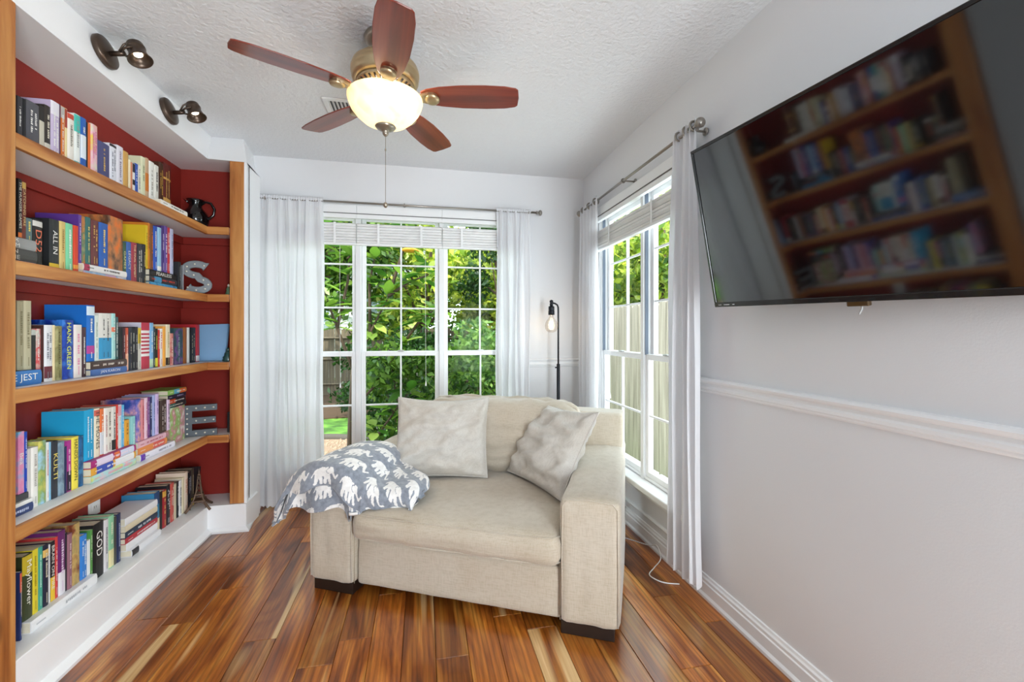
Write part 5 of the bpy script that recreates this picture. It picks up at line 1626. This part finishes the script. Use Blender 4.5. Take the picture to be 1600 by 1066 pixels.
def leaves_mesh(blobs, n, size, seed, droop=.0, shell=.35):
    """n folded leaves scattered in ellipsoids (cx, cy, cz, rx, ry, rz)"""
    rg = np.random.default_rng(seed)
    B = np.array(blobs, float)
    vol = B[:, 3] * B[:, 4] * B[:, 5]
    k = rg.choice(len(B), n, p=vol / vol.sum())
    d = rg.normal(size=(n, 3)); d /= np.linalg.norm(d, axis=1)[:, None]
    rr = (shell + (1 - shell) * rg.random(n)) ** .6
    c = B[k, :3] + d * B[k, 3:] * rr[:, None]
    a = rg.normal(size=(n, 3)) + d * .8; a[:, 2] -= droop
    a /= np.linalg.norm(a, axis=1)[:, None]
    h = rg.normal(size=(n, 3)); h[:, 2] += 1.0
    s_ = np.cross(a, h); s_ /= np.linalg.norm(s_, axis=1)[:, None]
    nn = np.cross(s_, a)
    L = size * (.6 + .8 * rg.random(n))[:, None]
    V = np.stack([c - a * L / 2, c + s_ * L * .27 + nn * L * .06, c + a * L / 2, c - s_ * L * .27 + nn * L * .06], 1).reshape(-1, 3)
    V[:, 2] = np.maximum(V[:, 2], GZ + .01)
    i = np.arange(n)[:, None] * 4
    T = np.concatenate([i + [0, 1, 2], i + [0, 2, 3]], 1).reshape(-1, 3)
    me = bpy.data.meshes.new('foliage')
    me.vertices.add(len(V)); me.vertices.foreach_set('co', V.reshape(-1))
    me.loops.add(len(T) * 3); me.loops.foreach_set('vertex_index', T.reshape(-1))
    me.polygons.add(len(T)); me.polygons.foreach_set('loop_start', np.arange(len(T)) * 3)
    me.update(calc_edges=True)
    return me

def plant(name, label, cat, base, blobs, n, size, m, seed, trunk=0.0, group=None, droop=.0):
    """blobs relative to the base"""
    t = thing(name, label, cat, base, group=group)
    me = leaves_mesh([(q[0] + base[0], q[1] + base[1], q[2] + base[2]) + tuple(q[3:]) for q in blobs], n, size, seed, droop)
    v = np.empty(len(me.vertices) * 3); me.vertices.foreach_get('co', v)
    v = v.reshape(-1, 3) - np.array(base); me.vertices.foreach_set('co', v.reshape(-1))
    link('foliage', me, m, t, kind='stuff')
    rr = random.Random(seed)
    tops = sorted(blobs, key=lambda q: -q[3])[:7]
    if trunk:
        hi = max(q[2] for q in blobs)
        tr = [(0, 0, 0), (rr.uniform(-.1, .1), rr.uniform(-.1, .1), hi * .4), (rr.uniform(-.2, .2), rr.uniform(-.1, .1), hi * .9)]
        MB().tube(tr, [trunk, trunk * .75, trunk * .3], 9).build('trunk', bark, t, True)
        for q in tops:
            s = Vector(tr[1]).lerp(Vector(tr[2]), rr.uniform(0, .5))
            MB().tube([s, s.lerp(Vector(q[:3]), .5) + Vector((0, 0, .1)), q[:3]], [trunk * .4, trunk * .25, trunk * .08], 6).build('branch', bark, t, True)
    else:
        for q in tops:
            MB().tube([(q[0] * .3, q[1] * .3, 0), (q[0] * .6, q[1] * .6, q[2] * .5), q[:3]], [.012, .009, .004], 6).build('stem', bark, t, True)
    return t

def blobcloud(seed, n, cx, cy, cz, sx, sy, sz, r0, r1):
    rr = random.Random(seed)
    return [(cx + rr.uniform(-sx, sx), cy + rr.uniform(-sy, sy), cz + rr.uniform(-sz, sz), *(lambda r: (r, r, r * .7))(rr.uniform(r0, r1))) for _ in range(n)]

gm_ = bpy.data.materials.new('lawn_grass')
gm_.use_nodes = True
nt = gm_.node_tree
b = nt.nodes['Principled BSDF']; b.inputs['Roughness'].default_value = .9
tc = nt.nodes.new('ShaderNodeTexCoord'); n1 = nt.nodes.new('ShaderNodeTexNoise'); n1.inputs['Scale'].default_value = 3.5; n1.inputs['Detail'].default_value = 8
nt.links.new(tc.outputs['Object'], n1.inputs['Vector'])
nt.links.new(ramp(nt, n1.outputs['Fac'], [(.35, '35581c'), (.5, '52802c'), (.65, '74a03c')]), b.inputs['Base Color'])
lawn = MB().box(-14, 16, YB + .16, 34, GZ - .2, GZ).build('lawn', gm_)
tag(lawn, 'green lawn outside the windows', 'lawn', kind='structure')
# gravel bed: curved raised patch with loose stones
gr_m = mat('gravel_tan', '86705e', .9, bump=1.0, bscale=45, vary=.35, vscale=40)
pts = [(-3.2 + 0 * k, 0) for k in range(0)]
pts = [(-4.5, 4.2), (.4, 4.2), (.5, 5.2), (.2, 6.1), (-.5, 6.8), (-1.3, 7.15), (-2.4, 7.3), (-4.5, 7.2)]
tag(MB().prism(pts, GZ - .02, GZ + .03).build('path', gr_m), 'tan gravel bed just outside the window beside the bookcase', 'gravel', kind='structure')
edge = [(x_, y_, GZ + .04) for x_, y_ in pts[1:]]
ed = thing('bed_edging', 'dark curved stone edging around the gravel bed', 'edging', (-1.3, 7.15, GZ))
MB().tube(edge, .06, 8).build('kerb', mat('edging_dark', '4c4640', .9), ed, True, w=True)
pb = np.random.default_rng(3)
mb = MB()
for _ in range(2600):
    x_, y_ = pb.uniform(-3.2, -.1), pb.uniform(4.6, 7.05)
    r_ = pb.uniform(.012, .030)
    z_ = GZ + .03
    mb.add([(x_ + r_, y_, z_), (x_, y_ + r_, z_), (x_ - r_, y_, z_), (x_, y_ - r_, z_), (x_ + r_ * .2, y_ - r_ * .1, z_ + r_ * .8)], [(0, 1, 4), (1, 2, 4), (2, 3, 4), (3, 0, 4)])
peb = mb.build('gravel', mat('pebbles', '917c6a', .9, vary=.4, vscale=9), kind='stuff')
tag(peb, 'loose tan pebbles covering the gravel bed', 'gravel', kind='stuff')
tag(MB().prism([(-8, 9.3), (-2, 8.9), (2, 9.4), (8, 9.0), (9, 16), (-9, 16)], GZ - .02, GZ + .02).build('ground', mat('mulch', '4c3828', .95, bump=.8, bscale=20, vary=.3, vscale=6)), 'brown mulch strip at the far side of the lawn', 'mulch', kind='structure')

# fences: every board its own piece
def fence(label, p0, p1, h, bw_, m, seed, loc):
    rr = random.Random(seed)
    t = thing('fence', label, 'fence', loc)
    p0, p1 = Vector(p0), Vector(p1)
    d = (p1 - p0); L = d.length; d.normalize()
    nrm = Vector((-d.y, d.x))
    n = int(L / bw_)
    me = []
    for k in range(4):
        hh = h + rr.uniform(-.02, .02)
        w_ = bw_ / 2 - .004
        q = MB().add([(-w_, -.009, 0), (w_, -.009, 0), (w_, .009, 0), (-w_, .009, 0), (-w_, -.009, hh - .03), (w_, -.009, hh - .03), (w_, .009, hh - .03), (-w_, .009, hh - .03),
                      (-w_ + .025, -.009, hh), (w_ - .025, -.009, hh), (w_ - .025, .009, hh), (-w_ + .025, .009, hh)],
                     [(0, 3, 2, 1), (0, 1, 5, 4), (1, 2, 6, 5), (2, 3, 7, 6), (3, 0, 4, 7), (4, 5, 9, 8), (6, 7, 11, 10), (5, 6, 10, 9), (7, 4, 8, 11), (8, 9, 10, 11)]).mesh('board')
        q.materials.append(m)
        me.append(q)
    a = math.atan2(d.y, d.x)
    for k in range(n):
        p = p0 + d * (bw_ * (k + .5))
        o = link('board', me[k % 4], None, t)
        o.location = (p.x - loc[0], p.y - loc[1], GZ - loc[2] + rr.uniform(-.01, .01))
        o.rotation_euler = (0, rr.uniform(-.004, .004), a)
    for z in (.3, .95, h - .25):
        c0, c1 = p0 + nrm * -.035, p1 + nrm * -.035
        MB().tube([(c0.x, c0.y, GZ + z), (c1.x, c1.y, GZ + z)], .03, 4).build('rail', m, t, w=True)
    return t
def fence_mat(name, a, b_):
    m = bpy.data.materials.new(name); m.use_nodes = True
    nt = m.node_tree; bb = nt.nodes['Principled BSDF']; bb.inputs['Roughness'].default_value = .85
    tc = nt.nodes.new('ShaderNodeTexCoord'); oi = nt.nodes.new('ShaderNodeObjectInfo')
    mp = nt.nodes.new('ShaderNodeMapping'); mp.inputs['Scale'].default_value = (26, 26, 1.2)
    ad = nt.nodes.new('ShaderNodeVectorMath'); ad.operation = 'ADD'
    sc_ = nt.nodes.new('ShaderNodeVectorMath'); sc_.operation = 'SCALE'; sc_.inputs['Scale'].default_value = 31
    cb_ = nt.nodes.new('ShaderNodeCombineXYZ')
    for i in range(3): nt.links.new(oi.outputs['Random'], cb_.inputs[i])
    nt.links.new(cb_.outputs[0], sc_.inputs[0]); nt.links.new(tc.outputs['Object'], ad.inputs[0]); nt.links.new(sc_.outputs[0], ad.inputs[1])
    nt.links.new(ad.outputs[0], mp.inputs[0])
    n = nt.nodes.new('ShaderNodeTexNoise'); n.inputs['Scale'].default_value = 1; n.inputs['Detail'].default_value = 6
    nt.links.new(mp.outputs[0], n.inputs['Vector'])
    nt.links.new(ramp(nt, n.outputs['Fac'], [(.3, a), (.65, b_)]), bb.inputs['Base Color'])
    return m
fence('weathered brown board fence along the side of the garden', (2.42, 2.6), (2.42, 11.8), 1.98, .145, fence_mat('cedar_weathered', '7c7266', 'b2a697'), 1, (2.42, 7.0, GZ))
fence('dark board fence at the far end of the garden', (-4.2, 12.2), (2.42, 12.2), 1.75, .15, fence_mat('fence_dark', '4a4238', '6e6250'), 2, (0, 12.2, GZ))
# neighbour's house
hs = thing('house', 'white sided house glimpsed beyond the far fence', 'house', (-2.2, 17.0, GZ))
sid = mat('white_siding', 'dfe3e6', .6)
for k in range(16):
    MB().add([(-4.4, 17.0, GZ + .22 * k), (.2, 17.0, GZ + .22 * k), (.2, 17.0, GZ + .22 * k + .22), (-4.4, 17.0, GZ + .22 * k + .22),
              (-4.4, 16.97, GZ + .22 * k), (.2, 16.97, GZ + .22 * k)], [(3, 2, 5, 4), (0, 4, 5, 1), (0, 3, 4), (1, 5, 2), (0, 1, 2, 3)]).build('siding_board', sid, hs, w=True)
for wx in (-3.4, -1.75):
    wf = MB().box(wx - .45, wx + .45, 16.90, 16.96, 1.15, 2.55).build('window', mat('house_window_frame', 'f0f2f2', .5), hs, w=True)
    MB().box(wx - .39, wx + .39, 16.885, 16.90, 1.21, 2.49).build('glazing', mat('house_glass', '8fa0a8', .15), wf, w=True)
    for k in range(1, 4):
        MB().box(wx - .39, wx + .39, 16.87, 16.885, 1.21 + .32 * k - .015, 1.21 + .32 * k + .015).build('glazing_bar', _M['house_window_frame'], wf, w=True)
    for k in range(1, 3):
        MB().box(wx - .39 + .26 * k - .012, wx - .39 + .26 * k + .012, 16.87, 16.885, 1.21, 2.49).build('glazing_bar', _M['house_window_frame'], wf, w=True)
MB().add([(-4.8, 16.6, 3.05), (.6, 16.6, 3.05), (.6, 19.5, 4.9), (-4.8, 19.5, 4.9), (-4.8, 16.6, 2.95), (.6, 16.6, 2.95), (.6, 19.5, 4.8), (-4.8, 19.5, 4.8)],
         [(0, 1, 2, 3), (4, 7, 6, 5), (0, 4, 5, 1), (1, 5, 6, 2), (2, 6, 7, 3), (3, 7, 4, 0)]).build('roof', mat('roof_grey', '6a6c70', .9), hs, w=True)

# trees at the far side of the garden, each its own thing
TG = 'leafy trees beyond the lawn'
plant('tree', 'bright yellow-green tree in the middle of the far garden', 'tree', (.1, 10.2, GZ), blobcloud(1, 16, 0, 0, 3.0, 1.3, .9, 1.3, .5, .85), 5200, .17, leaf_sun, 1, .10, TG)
plant('tree', 'dark leafy tree seen through the window beside the bookcase', 'tree', (-2.6, 9.2, GZ), blobcloud(2, 16, .3, 0, 3.1, 1.3, .8, 1.5, .5, .9), 5200, .17, leaf_mid, 2, .13, TG)
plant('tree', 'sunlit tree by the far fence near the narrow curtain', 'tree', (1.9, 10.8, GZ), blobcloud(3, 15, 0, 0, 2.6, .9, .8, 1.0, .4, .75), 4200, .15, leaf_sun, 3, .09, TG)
plant('tree', 'tall dark tree with leaves against white sky', 'tree', (1.55, 8.4, GZ), blobcloud(4, 9, 0, 0, 3.5, .55, .5, .45, .28, .48) + blobcloud(14, 5, -.35, 0, 2.5, .35, .4, .35, .2, .36), 2200, .11, leaf_dark, 4, .07, TG)
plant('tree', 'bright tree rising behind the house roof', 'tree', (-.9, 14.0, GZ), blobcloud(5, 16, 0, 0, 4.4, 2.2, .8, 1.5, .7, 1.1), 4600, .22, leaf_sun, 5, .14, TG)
plant('tree', 'broad green tree at the far corner by fence', 'tree', (3.6, 13.6, GZ), blobcloud(6, 18, 0, 0, 3.4, 2.0, .8, 1.7, .7, 1.1), 5200, .22, leaf_mid, 6, .16, TG)
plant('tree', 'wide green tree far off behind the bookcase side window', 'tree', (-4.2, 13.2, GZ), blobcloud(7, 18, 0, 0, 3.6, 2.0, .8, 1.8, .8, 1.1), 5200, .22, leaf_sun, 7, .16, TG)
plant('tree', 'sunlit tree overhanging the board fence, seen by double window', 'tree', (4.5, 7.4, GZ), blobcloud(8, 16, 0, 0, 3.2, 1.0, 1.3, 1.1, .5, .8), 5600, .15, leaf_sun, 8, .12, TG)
plant('tree', 'green tree behind the board fence near the television window', 'tree', (4.6, 5.4, GZ), blobcloud(9, 15, 0, 0, 3.3, .9, 1.0, 1.0, .4, .7), 5000, .13, leaf_cool, 9, .12, TG)
plant('tree', 'mid green tree behind the board fence toward the back', 'tree', (5.4, 10.0, GZ), blobcloud(10, 16, 0, 0, 3.4, 1.3, 1.3, 1.4, .6, .9), 5000, .18, leaf_mid, 10, .14, TG)
plant('tree', 'dark hedge-like tree just behind the far fence', 'tree', (1.2, 13.4, GZ), blobcloud(31, 18, 0, 0, 2.0, 2.2, .5, .9, .5, .8), 4600, .17, leaf_mid, 31, .10, TG)
SG = 'garden shrubs near the windows'
plant('shrub', 'dense green shrub below the middle window', 'shrub', (-.05, 5.2, GZ), blobcloud(21, 14, 0, 0, .85, .55, .35, .5, .2, .34), 3000, .085, leaf_mid, 21, 0, SG)
plant('shrub', 'leafy shrub outside the window near the floor lamp', 'shrub', (.85, 5.6, GZ), blobcloud(22, 15, 0, 0, 1.05, .5, .35, .65, .2, .36), 3400, .085, leaf_cool, 22, 0, SG)
plant('shrub', 'low dark shrub at the edge of the gravel bed', 'shrub', (-.45, 6.3, GZ), blobcloud(23, 10, 0, 0, .6, .45, .3, .35, .18, .3), 1800, .08, leaf_dark, 23, 0, SG)
plant('shrub', 'dark shrub in front of the far fence', 'shrub', (-.2, 8.6, GZ), blobcloud(24, 14, 0, 0, .9, 1.4, .4, .6, .35, .55), 3600, .11, leaf_dark, 24, 0, SG)
plant('shrub', 'sunlit shrub in front of the far fence near curtain', 'shrub', (1.5, 8.0, GZ), blobcloud(25, 12, 0, 0, 1.0, .5, .4, .6, .3, .5), 2800, .10, leaf_mid, 25, 0, SG)
plant('shrub', 'green shrub by the fence corner behind double window', 'shrub', (2.0, 6.6, GZ), blobcloud(26, 12, 0, 0, .9, .25, .6, .6, .2, .34), 2400, .09, leaf_cool, 26, 0, SG)

# large-leaved magnolia close to the glass: every leaf a piece of its own
mg = thing('magnolia', 'large-leaved magnolia with forked dark stems close to the window', 'tree', (-.78, 5.0, GZ))
prof = [(0, 0), (.12, .10), (.3, .19), (.5, .22), (.7, .17), (.88, .08), (1, 0)]
lv = []
for x_, w_ in prof:
    sag = -.16 * x_ * x_
    lv += [(x_, -w_, sag + .05 * (w_ > 0)), (x_, 0, sag), (x_, w_, sag + .05 * (w_ > 0))]
lf = []
for k in range(len(prof) - 1):
    lf += [(3 * k, 3 * k + 1, 3 * k + 4, 3 * k + 3), (3 * k + 1, 3 * k + 2, 3 * k + 5, 3 * k + 4)]
big_leaf = MB().add(lv, lf).mesh('leaf')
big_leaf.materials.append(leaf_material('leaf_magnolia', ['26501a', '4c7c26', '88aa40', '33601e', 'b0c860'], .4))
big_leaf.polygons.foreach_set('use_smooth', [True] * len(big_leaf.polygons))
mr = random.Random(4)
forks = [[(0, 0, 0), (.02, 0, .8), (.04, .02, 1.25)],
         [(.04, .02, 1.25), (-.12, .0, 1.7), (-.28, -.05, 2.2)], [(.04, .02, 1.25), (.22, .0, 1.65), (.42, -.05, 2.05)],
         [(.22, 0, 1.65), (.2, .1, 2.2), (.28, .1, 2.6)], [(-.12, 0, 1.7), (-.02, .05, 2.2), (.02, .05, 2.7)],
         [(.02, 0, .8), (.25, .1, 1.05), (.55, .1, 1.5)], [(.0, 0, .35), (.3, -.15, .55), (.62, -.2, 1.0)], [(.42, -.05, 2.05), (.62, -.05, 2.2), (.85, 0, 2.3)],
         [(.42, -.05, 2.05), (.58, 0, 2.6), (.66, 0, 2.91)], [(.55, .1, 1.5), (.72, .05, 1.75), (.95, .05, 1.95)], [(-.28, -.05, 2.2), (-.3, 0, 2.5), (-.28, 0, 2.75)]]
for i, f in enumerate(forks):
    MB().tube(f, [.035, .028, .022] if i == 0 else [.020, .014, .007], 8).build('branch', bark, mg, True)
tips = [(f[2], f[1]) for f in forks[1:]] + [((f[1][0], f[1][1], f[1][2] + .05), f[0]) for f in forks[1:]] + [(tuple(np.array(f[2]) * .5 + np.array(f[1]) * .5 + np.array((.02, -.03, .02))), f[1]) for f in forks[1:]]
for tip, frm in tips:
    ax = (Vector(tip) - Vector(frm)).normalized()
    for k in range(9):
        o = link('leaf', big_leaf, None, mg)
        az = 2 * PI * k / 9 + mr.uniform(-.3, .3)
        el = mr.uniform(-.35, .75)
        dirv = Vector((math.cos(az) * math.cos(el), math.sin(az) * math.cos(el), math.sin(el)))
        o.rotation_euler = (dirv.to_track_quat('X', 'Z') @ Vector((0, 0, 1)).rotation_difference(Vector((0, mr.uniform(-.3, .3), 1)).normalized())).to_euler()
        o.location = Vector(tip) + Vector((mr.uniform(-.05, .05), mr.uniform(-.05, .05), mr.uniform(-.08, .08)))
        s = mr.uniform(.17, .29)
        o.scale = (s, s * .95, s)
# bird feeder hanging among the leaves
bf = thing('bird_feeder', 'orange saucer bird feeder hanging among the leaves outside', 'bird feeder', (-.14, 5.0, 2.11))
MB().lathe([(.004, .03), (.05, .026), (.098, .006), (.10, -.004), (.07, -.014), (.004, -.016)], (0, 0, 0), 28).build('dish', mat('feeder_orange', 'f0a030', .4), bf, True)
MB().tube([(0, 0, .03), (0, 0, .335)], .003, 6).build('hanger', mat('feeder_wire', '3a3a3a', .5), bf, True)
